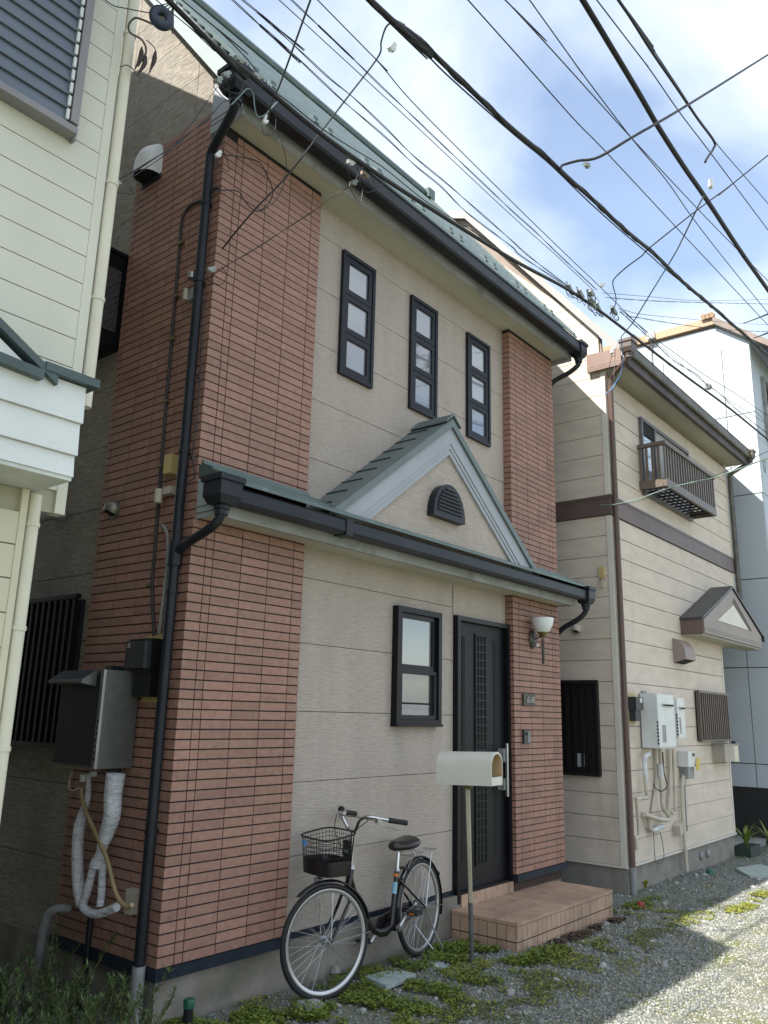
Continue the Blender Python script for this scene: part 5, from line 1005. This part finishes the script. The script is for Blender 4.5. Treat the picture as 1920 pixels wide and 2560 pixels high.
cable('utility_cable', 'thick black bundled cable from top centre, with a hook near its upper end', [(925, 0), (979, 50), (1034, 89), (1103, 154), (1180, 228), (1273, 316), (1365, 393), (1427, 451), (1488, 505), (1558, 571), (1641, 640), (1708, 706), (1781, 767), (1839, 818), (1920, 887)], -1.9, .0145, grp=GA, wrap=1)
cable('utility_cable', 'slimmer black cable hugging the underside of the thick bundled cable', [(916, 0), (972, 54), (1041, 108), (1115, 185), (1280, 332), (1373, 409), (1465, 498), (1550, 575), (1627, 640), (1666, 675), (1762, 752), (1851, 829), (1925, 900)], -1.86, .0045, grp=GA)
cable('utility_cable', 'thick smooth black cable descending steeply through the upper right sky', [(1457, 0), (1527, 116), (1596, 231), (1650, 324), (1710, 417), (1766, 498), (1857, 636), (1920, 725)], -2.6, .0150, grp=GA)
cable('utility_cable', 'black cable with clips in the top right, ending at a drooping splice', [(1546, 0), (1573, 39), (1631, 131), (1691, 218), (1743, 295), (1785, 353), (1783, 372), (1768, 395), (1763, 405)], -2.75, .0075, grp=GA, ext=(6, 0))
cable('utility_cable', 'thin messenger wire continuing right from the clipped top right cable', [(1549, 0), (1575, 36), (1693, 214), (1786, 352), (1920, 509)], -2.75, .0028, grp=GA)
cable('utility_cable', 'thin wire between the smooth thick cable and the clipped cable', [(1492, 0), (1616, 162), (1697, 278), (1782, 390), (1920, 575)], -2.7, .0032, grp=GA)
cable('utility_cable', 'thin wire crossing the blue patch, the upper one of the crossing pair', [(1263, 0), (1280, 17), (1396, 143), (1577, 343), (1743, 521), (1859, 640), (1920, 702)], -2.3, .0034, grp=GA)
cable('utility_cable', 'thin wire crossing the blue patch, the steeper one of the crossing pair', [(1324, 0), (1446, 170), (1577, 343), (1666, 451), (1728, 540), (1805, 640), (1920, 783)], -2.35, .0032, grp=GA)
cable('utility_cable', 'thin wire between the bundled cable and the crossing pair', [(1170, 0), (1280, 123), (1434, 297), (1515, 380), (1693, 571), (1758, 640), (1920, 813)], -2.2, .0034, grp=GA)
cable('utility_cable', 'upper twisted pair of wires over the green roof ridge', [(607, 0), (640, 27), (713, 93), (767, 143), (825, 197), (887, 247), (968, 324), (1034, 390), (1122, 463), (1196, 528), (1280, 602), (1322, 640), (1427, 721)], -1.25, .0034, grp=GA, ext=(6, 0), strands=2)
cable('utility_cable', 'lower twisted pair of wires just over the green roof ridge', [(582, 0), (640, 54), (717, 120), (794, 193), (856, 251), (910, 297), (968, 347), (1037, 413), (1103, 467), (1168, 532), (1280, 617), (1303, 640), (1419, 717)], -1.2, .0034, grp=GA, ext=(6, 0), strands=2)
cable('utility_cable', 'wavy twisted wire in the middle of the white cloud', [(729, 0), (794, 62), (879, 143), (949, 212), (1026, 285), (1103, 359), (1180, 432), (1280, 527), (1338, 579), (1401, 640), (1492, 725)], -1.35, .0032, grp=GA, ext=(6, 0), strands=2)
cable('utility_cable', 'straight thin wire left of the wavy twisted one', [(698, 0), (895, 181), (1045, 320), (1280, 540), (1392, 640), (1485, 728)], -1.33, .0026, grp=GA, ext=(6, 0))
cable('utility_cable', 'straight thin wire right of the wavy twisted one, running to the white wall', [(794, 0), (941, 150), (1045, 270), (1280, 505), (1419, 640), (1504, 721), (1666, 879), (1800, 985), (1920, 1062)], -1.4, .0032, grp=GA)
cable('utility_cable', 'wire sagging over the white building, through the grey ring', [(1550, 779), (1627, 848), (1685, 902), (1740, 935), (1768, 962), (1800, 985), (1840, 1022), (1920, 1085)], -1.15, .0045, grp=GA, ext=(0, 6), strands=2)
cable('utility_cable', 'upper black wire across the white building', [(1547, 770), (1600, 815), (1650, 856), (1700, 892), (1758, 935), (1840, 985), (1920, 1040)], -1.2, .0042, grp=GA, ext=(0, 6))
cable('utility_cable', 'thin wire just below the thick cable across the white wall', [(1558, 821), (1620, 862), (1704, 945), (1780, 1005), (1860, 1065), (1920, 1115)], -.96, .0022, grp=GA, ext=(0, 6))
cable('utility_cable', 'dark wire lying along the green roof above the thick cable', [(455, 0), (540, 70), (620, 150), (660, 205), (730, 262), (800, 318), (880, 370), (960, 420), (1060, 500), (1150, 558), (1240, 615)], -.5, .004, grp=GA, ext=(6, 0))
cable('utility_cable', 'thin wire following the white rake board at top left', [(415, 20), (470, 65), (537, 128)], -.75, .003, grp=GA, ext=(6, 0))
cable('street_crossing_cable', 'dark drop cable crossing the bundled cable to the right edge', [(1402, 424), (1404, 415), (1412, 411), (1445, 402), (1496, 393), (1581, 343), (1720, 262), (1920, 137)], (-1.9, -2.9), .0075, grp='cables crossing the street', ext=(0, 6))
cable('street_crossing_cable', 'black wire rising right from the connector cluster past the thick cable', [(1524, 785), (1537, 765), (1540, 745), (1533, 715), (1535, 698), (1565, 669), (1604, 640), (1627, 617), (1743, 525), (1832, 459), (1920, 388)], (-1.0, -2.9), .0045, grp='cables crossing the street', ext=(0, 6))
cable('street_crossing_cable', 'grey drop wire from the white insulator down to the beige house eave', [(1760, 490), (1743, 521), (1708, 594), (1684, 640), (1627, 733), (1585, 802), (1567, 825), (1553, 842)], (-2.75, -.75), .0055, grp='cables crossing the street', ext=(0, 0), mat=wireg_m)
cable('street_crossing_cable', 'drop wire from the top edge down to the brick house corner', [(776, 0), (729, 131), (698, 216), (682, 250), (668, 298)], (-1.8, -.55), .0050, grp='cables crossing the street', ext=(5, 0), mat=wireg_m)
cable('street_crossing_cable', 'hooked drop wire from the bundled cable down to the brick tiles', [(1010, 62), (995, 54), (979, 56), (964, 70), (953, 104), (945, 143), (872, 239), (798, 336), (721, 436), (640, 521), (585, 585), (556, 622)], (-1.9, -.12), .0055, grp='cables crossing the street', ext=(0, 0))
cable('street_crossing_cable', 'twin wire from the wire cluster at the eave to the downpipe', [(905, 440), (880, 462), (860, 474), (820, 500), (794, 521), (729, 563), (640, 621), (560, 668), (528, 690)], (-.9, -.12), .0032, grp='cables crossing the street', ext=(0, 0), strands=2)
for k_, (pts, r_, s2, lb) in enumerate([([(1507, 732), (1627, 742), (1762, 752), (1920, 748)], .0026, 1, 'topmost thin wire running level right from the connector cluster'), ([(1515, 744), (1627, 752), (1743, 756), (1920, 760)], .0036, 2, 'upper twisted pair running level right from the connector cluster'),
        ([(1560, 775), (1600, 785), (1685, 794), (1820, 806), (1920, 812)], .0026, 1, 'lower thin greenish wire running right from the connector cluster'), ([(1565, 790), (1600, 795), (1666, 806), (1762, 819), (1859, 827), (1920, 829)], .0036, 2, 'lower twisted pair running right from the connector cluster')]):
    cable('utility_cable', lb, pts, -1.0-.05*k_, r_, grp=GA, ext=(0, 6), strands=s2)
cable('utility_cable', 'short black wire at the right edge above the brown roof end', [(1859, 808), (1890, 797), (1920, 785)], (-1.9, -3), .005, grp=GA, ext=(0, 5))
cable('utility_cable', 'short black wire at the right edge below the other short one', [(1885, 845), (1897, 841), (1920, 832)], (-1.9, -3), .005, grp=GA, ext=(0, 5))
cable('green_wire', 'pale green wire crossing in front of the slatted balcony', [(1500, 1262), (1538, 1261), (1600, 1246), (1666, 1222), (1743, 1203), (1785, 1194), (1859, 1168), (1920, 1145)], (-.35, -2.2), .0052, mat=M('green_wire', (.16, .24, .20), .5), ext=(0, 5))
cable('utility_cable', 'thin second wire beside the pale green one', [(1515, 1264), (1600, 1252), (1700, 1210), (1785, 1190), (1850, 1160), (1920, 1128)], (-.35, -2.2), .0028, grp=GA, ext=(0, 5))
cable('eave_wire', 'black twin wires from the left house corner to the brick house hopper', [(300, 448), (330, 432), (380, 400), (440, 362), (490, 320), (530, 285), (556, 256), (575, 250)], (-.62, -.45), .0042, grp='wires between the left and brick houses', ext=(0, 0), strands=2)
cable('eave_wire', 'thin grey wire from the left house corner to the brick house hopper', [(310, 455), (350, 430), (420, 380), (470, 320), (520, 250), (545, 215)], (-.62, -.5), .0022, grp='wires between the left and brick houses', ext=(0, 0))
cable('house_wire', 'twin wires tied to the cream wall at the top left corner', [(240, -20), (280, 12), (310, 20), (350, 28), (392, 36)], (-.66, -.9), .0028, mat=wireg_m, ext=(0, 0))
cable('house_wire', 'dark cable looping under the round coil to the cream wall', [(432, -10), (432, 40), (425, 65), (405, 74), (385, 62), (350, 47), (335, 46), (322, 62), (326, 82), (355, 100), (365, 130), (345, 165)], (-.95, -.7), .0052, mat=M('grey_sheath', (.09, .085, .08), .6), ext=(2, 0))
for (a_, b_, c_), lb in zip([((354, 118), (352, 140), (338, 172)), ((366, 140), (360, 162), (345, 185)), ((388, 128), (385, 152), (374, 180))], ('left', 'middle', 'right')):
    m = MB().tube(smoothpts([at(*q_, 'y', -.72) for q_ in (a_, b_, c_)], 5), [.004, .006, .009, .012, .013, .012, .011, .009, .007, .005, .004], 8); o = m.build('cable_splice', M('splice_tape', (.05, .035, .03), .7) if lb == 'left' else MATS['splice_tape'], smooth=True, recalc=False)
    tag(o, 'dark taped cable splice hanging by the cream corner, the %s of three' % lb, 'cable splice', 'taped splices at the left house corner')
cable('house_wire', 'thin cables linking the taped splices', [(366, 100), (385, 118), (391, 135), (388, 128), (385, 152), (374, 180), (360, 195), (343, 190), (335, 175), (318, 163), (300, 168)], (-.72, -.70), .0028, mat=MATS['grey_sheath'], ext=(0, 0))
P = at(404, 45, 'y', -.92); t = thing('cable_coil', 'round blue-black cable ring hanging under the thick cable top left', 'cable coil', tuple(P)); MB().torus(P, (.35, 1, .1), .040, .024, 24, 10).build('coil', M('blue_black', (.02, .03, .055), .45), t, smooth=True)
m = MB()
for k_ in range(4): q_ = P+np.array([-.03+k_*.022, 0, .05]); m.tube([q_, at(425+k_*6, 8, 'y', -.95)], .003, 6)
m.build('hanger', wireg_m, t)
P = at(1770, 966, 'y', -1.15); t = thing('cable_ring', 'grey open ring clamp on the wires before the white building', 'cable ring', tuple(P)); d_ = at(1800, 985, 'y', -1.15)-at(1740, 945, 'y', -1.15); MB().lathe(P-d_/np.linalg.norm(d_)*.03, [(.034, 0), (.04, .02), (.04, .06), (.03, .075)], axis=d_, n=16).build('ring', M('ring_grey', (.28, .3, .3), .5), t, smooth=True)
# connectors
def conn(u, v, y, du, lab, sz=(.05, .012, .012), mat=None, loops=1, ang=0., seed=0):
    P = at(u, v, 'y', y); t = thing('cable_connector', lab, 'cable connector', tuple(P), 'wire connectors on the cables')
    a_ = np.array([math.cos(ang), 0, math.sin(ang)]); c_ = np.array([-math.sin(ang), 0, math.cos(ang)]); m = MB(); m.obox(P, a_*sz[0], (0, sz[1], 0), c_*sz[2]); m.obox(P+a_*sz[0]*1.15, a_*sz[0]*.2, (0, sz[1]*.6, 0), c_*sz[2]*.6); m.obox(P-c_*sz[2]*1.4, a_*sz[0]*.45, (0, sz[1]*.8, 0), c_*sz[2]*.5)
    m.build('casing', mat or M0, t); r_ = random.Random(seed)
    for k_ in range(loops):
        w_ = r_.uniform(.05, .11); h_ = r_.uniform(.05, .13); pts = [P+a_*w_, P+a_*w_*1.2-c_*h_*.5+np.array([0, r_.uniform(-.03, .03), 0]), P+a_*.0-c_*h_+np.array([0, r_.uniform(-.03, .03), 0]), P-a_*w_-c_*h_*.3, P-a_*w_*.6+c_*.01]
        MB().tube(smoothpts(pts, 5), .0026, 5).build('loop_wire', wire_m, t, recalc=False)
    return t
M0 = M('pale_grey_clamp', (.30, .33, .31), .5, c2=(.22, .25, .22), vscale=30)
names_ = [(1425, 722, -.93, 0, 'grey connector on the thick cable, leftmost of the cluster over the beige rake', -.6, 1), (1452, 735, -.96, 0, 'grey connector second from the left in the cluster over the beige rake', -.5, 2), (1478, 732, -1.0, 0, 'pale connector highest in the cluster over the beige rake', .0, 2), (1482, 757, -1., 0, 'greenish connector in the middle of the cluster over the beige rake', -.7, 2),
          (1495, 768, -.93, 0, 'grey connector lying on the thick cable right of the cluster middle', -.6, 2), (1535, 776, -1.05, 0, 'pale connector at the right end of the cluster', -.3, 2), (1505, 712, -1.05, 0, 'long white insulator sleeve sticking up from the cluster', .5, 0)]
for i_, (u, v, y, _, lb, an, lp) in enumerate(names_): conn(u, v, y, 0, lb, ang=an, loops=lp*2, seed=i_+3, mat=white_m if 'white' in lb else None, sz=(.07, .012, .012) if 'white' in lb else (.05, .016, .015))
for u, v, y, lb, an, mt in [(877, 405, -.93, 'white plastic clamp on the thick cable above the eave', .4, white_m), (930, 423, -.93, 'white ribbed clamp just right above the wire cluster', .3, white_m), (912, 436, -.9, 'coiled pinkish connector at the eave wire cluster', .1, M('pinkish_clamp', (.35, .27, .22), .5)), (885, 455, -.85, 'green and white drop connector hanging from the eave wire cluster', .7, None),
                   (601, 149, -.95, 'grey ribbed clamp on the thick cable above the brick house corner', .3, None), (645, 190, -.95, 'grey ribbed clamp on the thick cable right of the hopper', .3, None), (565, 185, -.8, 'greenish connector beside the upper left hopper', .8, None), (545, 200, -.7, 'pale green clamp left of the upper left hopper', .9, None),
                   (1467, 412, -2.2, 'grey insulator on the drop cable at the bundled cable', .45, None), (1777, 460, -2.8, 'white ribbed insulator hanging in the upper right sky', 1.2, white_m), (980, 118, -1.9, 'pale tag clamp under the hooked drop wire', 1.0, white_m), (1530, 878, -.62, 'white drop connector in front of the beige house hopper', 1.1, white_m),
                   (545, 385, -.12, 'stack of white connectors hanging before the top brick tiles', 1.0, white_m), (663, 300, -.5, 'white sleeve on the drop wire at the upper gutter', 1.3, white_m), (283, 452, -.64, 'grey connector box at the cream wall corner', .2, None), (528, 672, -.06, 'grey clamp at the downpipe where the twin wire ends', .6, None), (1910, 1150, -2.1, 'grey clamp on the pale green wire at the right edge', .3, None)]:
    conn(u, v, y, 0, lb, ang=an, loops=1 if v > 100 and 'tag' not in lb and 'insulator' not in lb else 0, seed=int(u), mat=mt, sz=(.032, .010, .011))
cable('house_wire', 'loose looping wires below the white connectors on the brick tiles', [(668, 300), (700, 345), (715, 400), (712, 450), (690, 500), (650, 530)], (-.5, -.05), .0028, mat=wireg_m, ext=(0, 0)); cable('house_wire', 'wire loop from the white connectors down the tiles', [(552, 385), (640, 402), (668, 440), (682, 480), (670, 510), (640, 528), (610, 500), (598, 480), (570, 475), (535, 478)], (-.1, -.03), .004, ext=(0, 0))
cable('house_wire', 'blue wire hanging at the brown hopper of the beige house', [(1553, 842), (1556, 880), (1556, 910), (1550, 938), (1540, 955), (1527, 976), (1512, 985)], (-.75, -.42), .0048, mat=blue_m, ext=(0, 0)); cable('house_wire', 'white wire hanging at the brown hopper of the beige house', [(1553, 842), (1540, 870), (1537, 900), (1534, 950), (1533, 962), (1515, 985), (1507, 990)], (-.75, -.42), .0032, mat=gpipe_m, ext=(0, 0))
cable('house_wire', 'dark wire loop over the brown elbow of the beige house', [(1530, 885), (1524, 915), (1520, 945), (1516, 965), (1522, 978), (1536, 970), (1545, 950)], (-.6, -.42), .0035, ext=(0, 0)); cable('house_wire', 'grey-green wire arched over the upper left hopper', [(578, 262), (600, 240), (618, 222), (632, 232), (637, 270), (645, 292), (665, 285), (690, 258), (700, 255)], (-.48, -.5), .0042, mat=M('teal_wire', (.14, .2, .2), .5), ext=(0, 0))

# ------------------------------------------------------------------ small ground things
def disc(u, v, r, h, mat, lab, name, cat, grp=None):
    P = at(u, v, 'z', .0); t = MB().lathe((P[0], P[1], gz(P[0])-.02), [(r, 0), (r*1.0, h), (r*.93, h+.006)], n=26).build(name, mat, None, smooth=True); tag(t, lab, cat, grp); return P
disc(772, 2517, .085, .045, M('pale_cap', (.36, .38, .36), .7, c2=(.29, .31, .29), vscale=20), 'round concrete drain cap below the bicycle front wheel', 'inspection_hatch', 'drain hatch')
disc(1082, 2408, .092, .032, M('pale_cap_far', (.33, .38, .39), .7, c2=(.27, .31, .32), vscale=20), 'flat bluish round drain cap behind the square slab', 'inspection_hatch', 'drain hatch')
sl_ = [at(u, v, 'z', .02) for u, v in [(905, 2418), (985, 2402)][:0]+[(912, 2440), (965, 2463), (1040, 2434), (988, 2421)]]
m = MB().prism([tuple(p_) for p_ in sl_], (0, 0, -.03)); tag(m.build('stone_slab', slate_m), 'pale green square slab lying in the weeds by the bicycle', 'slab')
P = at(475, 2545, 'z', .0); P = at(475, 2500, 'y', -.12); gx, gy = .36, .02; P = at(472, 2512, 'z', .12)
t = thing('garden_peg', 'black post with a green cap in the clover at the house corner', 'peg', (P[0], P[1], 0)); MB().lathe((P[0], P[1], -.05), [(.026, 0), (.026, .155)], n=14).build('post', pit_m, t, smooth=True); MB().lathe((P[0], P[1], .1055), [(.029, 0), (.031, .035), (.026, .045)], n=14).build('cap', green_m, t, smooth=True)
P = at(1601, 2262, 'z', -.03); t = thing('marker_cap', 'small red cap standing in the gravel right of the doorstep', 'marker', (P[0], P[1], -.05)); MB().lathe((P[0], P[1], -.07), [(.035, 0), (.035, .05), (.03, .065)], n=12).build('cap', red_m, t, smooth=True)
P = at(1775, 2178, 'z', -.05); t = thing('marker_cap', 'small green cap standing in the gravel before the beige house', 'marker', (P[0], P[1], -.1)); MB().lathe((P[0], P[1], -.10), [(.045, 0), (.045, .06), (.035, .075)], n=12).build('cap', green_m, t, smooth=True)
sl_ = [at(u, v, 'z', -.06) for u, v in [(1838, 2170), (1875, 2190), (1990, 2185), (1900, 2160)]]; tag(MB().prism([tuple(p_) for p_ in sl_], (0, 0, -.03)).build('stone_slab', slate_m), 'pale square cover in the gravel at the right edge', 'slab')
P = at(838, 2425, 'z', .02); o = MB().lathe((P[0], P[1], -.01), [(.02, 0), (.04, .02), (.03, .05), (.01, .06)], n=8).build('stone', MATS['white_stones'], None, smooth=True); tag(o, 'pale upright stone behind the bicycle front wheel', 'stone')

# ------------------------------------------------------------------ plants
def leaves(name, pts, size, mat, tilt=.5, k=4, aspect=1.):
    n = len(pts); pts = np.asarray(pts); s = size*npr.uniform(.6, 1.25, n); an = npr.uniform(0, 6.28, n); tl = npr.uniform(-tilt, tilt, (n, 2))
    base = np.array([(0, -.5, 0), (.45*aspect, -.1, .06), (.35*aspect, .35, .02), (0, .5, -.05), (-.35*aspect, .35, .02), (-.45*aspect, -.1, .06)])
    V = base[None]*s[:, None, None]; c, q = np.cos(an)[:, None], np.sin(an)[:, None]; X = V[..., 0]*c-V[..., 1]*q; Y = V[..., 0]*q+V[..., 1]*c; Z = V[..., 2]+X*tl[:, :1]+Y*tl[:, 1:]
    P = np.stack([X, Y, Z], -1)+pts[:, None]; F = (np.array([(0, 1, 2, 3), (0, 3, 4, 5)])[None]+6*np.arange(n)[:, None, None]).reshape(-1, 4); return bigmesh(name, P.reshape(-1, 3), F, mat)
def patch(cs, n, hmax):
    out_ = []
    for (cx, cy, rx, ry, wgt) in cs:
        m_ = int(n*wgt); a_ = npr.uniform(0, 6.28, m_); r_ = npr.uniform(0, 1, m_)**.6; x = cx+rx*r_*np.cos(a_); y = cy+ry*r_*np.sin(a_)
        nzv = np.array([mnoise.noise((px*5, py*5, 1.3)) for px, py in zip(x, y)]); kp = nzv > -.12+.25*r_*npr.rand(m_)
        x, y, r_ = x[kp], y[kp], r_[kp]; kk = ~((x > .02) & (x < 4.78) & (y > .03)) & ~((x > 2.84) & (x < 4.58) & (y > -.565)) & ~((x > 5.62) & (y > -.24)); x, y, r_ = x[kk], y[kk], r_[kk]
        out_.append(np.stack([x, y, gsurf(x, y)+.008+hmax*npr.uniform(.1, 1, len(x))*(1-.5*r_)], 1))
    return np.concatenate(out_)
cs = [(1.75, -.25, .75, .26, 1.), (.75, -.42, .5, .28, .8), (2.55, -.28, .32, .25, .8), (1.25, -.62, .7, .26, .8), (.1, .0, .30, .22, .6), (.30, -.18, .35, .2, .7), (2.75, -.75, .5, .16, .5), (1.9, -.75, .5, .2, .35), (4.7, -.42, .14, .25, .25), (5.3, -.55, .5, .12, .3)]
tag(leaves('clover', patch(cs, 5200, .045), .017, clover_m), 'low green clover carpeting the foot of the cream wall', 'ground cover', kind='stuff')
cs2 = [(2.0, -.95, .9, .3, .5), (3.4, -1.05, .9, .22, .45), (1.0, -.85, .6, .25, .4), (4.9, -1.1, .6, .18, .35), (2.7, -1.25, .8, .2, .2), (.55, -.1, .3, .3, .4), (1.6, -.4, .7, .22, .6), (.9, -.55, .5, .25, .6), (2.3, -.6, .5, .2, .4), (.25, -.05, .3, .2, .4), (4.9, -.85, .35, .14, .35), (5.95, -1.30, .45, .12, .55), (6.7, -1.25, .35, .10, .35), (3.2, -.85, .6, .14, .3), (5.0, -.62, .25, .12, .25)]
tag(leaves('clover', patch(cs2, 3400, .022), .014, clover2_m), 'yellow-green weeds scattered through the gravel', 'ground cover', kind='stuff')
cs3 = [(2.4, -.95, 1.2, .4, 1.), (1.3, -1.0, .9, .4, .7), (4.0, -1.05, .9, .25, .5), (5.6, -1.0, .8, .2, .3)]
tag(leaves('moss', patch(cs3, 6500, .012), .011, moss_m), 'thin moss and tiny weeds between the stones', 'ground cover', kind='stuff')
tag(leaves('leaf_litter', patch([(3.7, -.66, .75, .08, .9), (4.25, -.66, .35, .07, .5)], 2600, .03), .016, dead_m), 'brown dead leaves heaped along the doorstep foot', 'leaf litter', kind='stuff')
# bush at the lower left
bt = thing('bush', 'sprawling needle-leaved bush at the mouth of the side passage', 'bush', (-.45, .2, 0))
stm = MB(); lp = []; rb = random.Random(11)
for i in range(120):
    bx, by_ = rb.uniform(-.95, -.15), rb.uniform(-.35, .85); an = rb.uniform(0, 6.28); ln = rb.uniform(.18, .42); lean = rb.uniform(.2, .75)
    if i < 9: bx, by_, an, ln, lean = [(-.35, .35, .1, .52, .7), (-.2, .3, .25, .5, .75), (-.45, .65, 2.6, .55, .35), (-.3, .5, 1.2, .48, .4), (-.6, .1, .3, .4, .6), (-.25, .1, .2, .38, .8), (-.5, .8, 1.4, .5, .2), (-.2, .7, .9, .5, .3), (-.65, .55, 3.0, .5, .4)][i]
    P = []
    for k_ in range(7):
        t_ = k_/6; P.append((bx+math.cos(an)*ln*lean*t_+.012*math.sin(k_*2+i), by_+math.sin(an)*ln*lean*t_, ln*(t_-.28*lean*t_*t_)*1.05))
    stm.tube(P, [.005*(1-.7*k_/6) for k_ in range(7)], 5)
    for q_ in range(95):
        t_ = rb.uniform(.15, 1); j = min(5, int(t_*6)); f_ = t_*6-j; p_ = np.array(P[j])*(1-f_)+np.array(P[j+1])*f_; lp.append((p_, rb.uniform(0, 6.28), rb.uniform(.2, 1.1)))
stm.build('stem', bushs_m, bt, recalc=False)
V = []; F = []
for i, (p_, an, up) in enumerate(lp):
    L_ = rb.uniform(.022, .045); d_ = np.array([math.cos(an)*math.cos(up), math.sin(an)*math.cos(up), math.sin(up)]); sd_ = np.array([-math.sin(an), math.cos(an), 0])*.0032; V += [p_-sd_, p_+sd_, p_+d_*L_*.6+sd_, p_+d_*L_, p_+d_*L_*.6-sd_]; b0 = i*5; F.append((b0, b0+1, b0+2, b0+4)); F.append((b0+4, b0+2, b0+3, b0+3))
me = bpy.data.meshes.new('leaves'); me.from_pydata([tuple(v_) for v_ in V], [], [f_ if f_[2] != f_[3] else f_[:3] for f_ in F]); me.materials.append(bush_m); o = bpy.data.objects.new('needles', me); col.objects.link(o); attach(o, bt)
# strap-leaved plant by the white building
def strap(cx, cy, z0, n, L_, lab, mat, wd=.016, seed=1, name='strap_plant'):
    t = thing(name, lab, 'plant', (cx, cy, z0)); r_ = random.Random(seed)
    for i in range(n):
        an = r_.uniform(0, 6.28); ln = L_*r_.uniform(.6, 1.1); bend = r_.uniform(.4, 1.5); vs_ = []; fs = []
        for k_ in range(8):
            t_ = k_/7; th = math.pi/2-.15-bend*t_; hx = ln*(t_*math.cos(math.pi/2-.15)+bend*.45*t_*t_); hz = ln*(t_-.32*bend*t_*t_); w_ = wd*(1-t_)**.6+.001; c_ = np.array([cx+math.cos(an)*hx, cy+math.sin(an)*hx, z0+hz]); s_ = np.array([-math.sin(an), math.cos(an), 0])*w_; vs_ += [c_-s_, c_+np.array([0, 0, -.003]), c_+s_]
        for k_ in range(7): fs += [(k_*3, k_*3+1, k_*3+4, k_*3+3), (k_*3+1, k_*3+2, k_*3+5, k_*3+4)]
        m = MB(); m.add(vs_, fs); m.build('leaf', mat, t, smooth=True, recalc=False)
    return t
P = at(1868, 2135, 'z', -.08)
t = strap(P[0], P[1], 0.02, 26, .34, 'clump of pale green strap leaves in a dark pot by the white building', iris_m, .02, 3); MB().box(P[0]-.18, P[0]+.30, P[1]-.10, P[1]+.12, -.15, .03).build('pot', M('dark_green_planter', (.02, .04, .03), .5), t)
P = at(1925, 2120, 'z', -.08); strap(P[0], P[1], -.05, 18, .42, 'taller strap-leaved plant cut by the right edge of the view', iris_m, .02, 5)
P = at(1612, 2215, 'z', -.05); strap(P[0], P[1], -.06, 16, .12, 'small yellow fern-like weed at the brown downpipe foot', M('yellow_leaf', (.30, .29, .03), .5, c2=(.22, .22, .02), vscale=10), .02, 8, 'weed')
P = at(1458, 2245, 'z', -.05); strap(5.0, -.30, -.06, 18, .16, 'tuft of green weeds between doorstep and beige foundation', clover_m, .014, 9, 'weed')
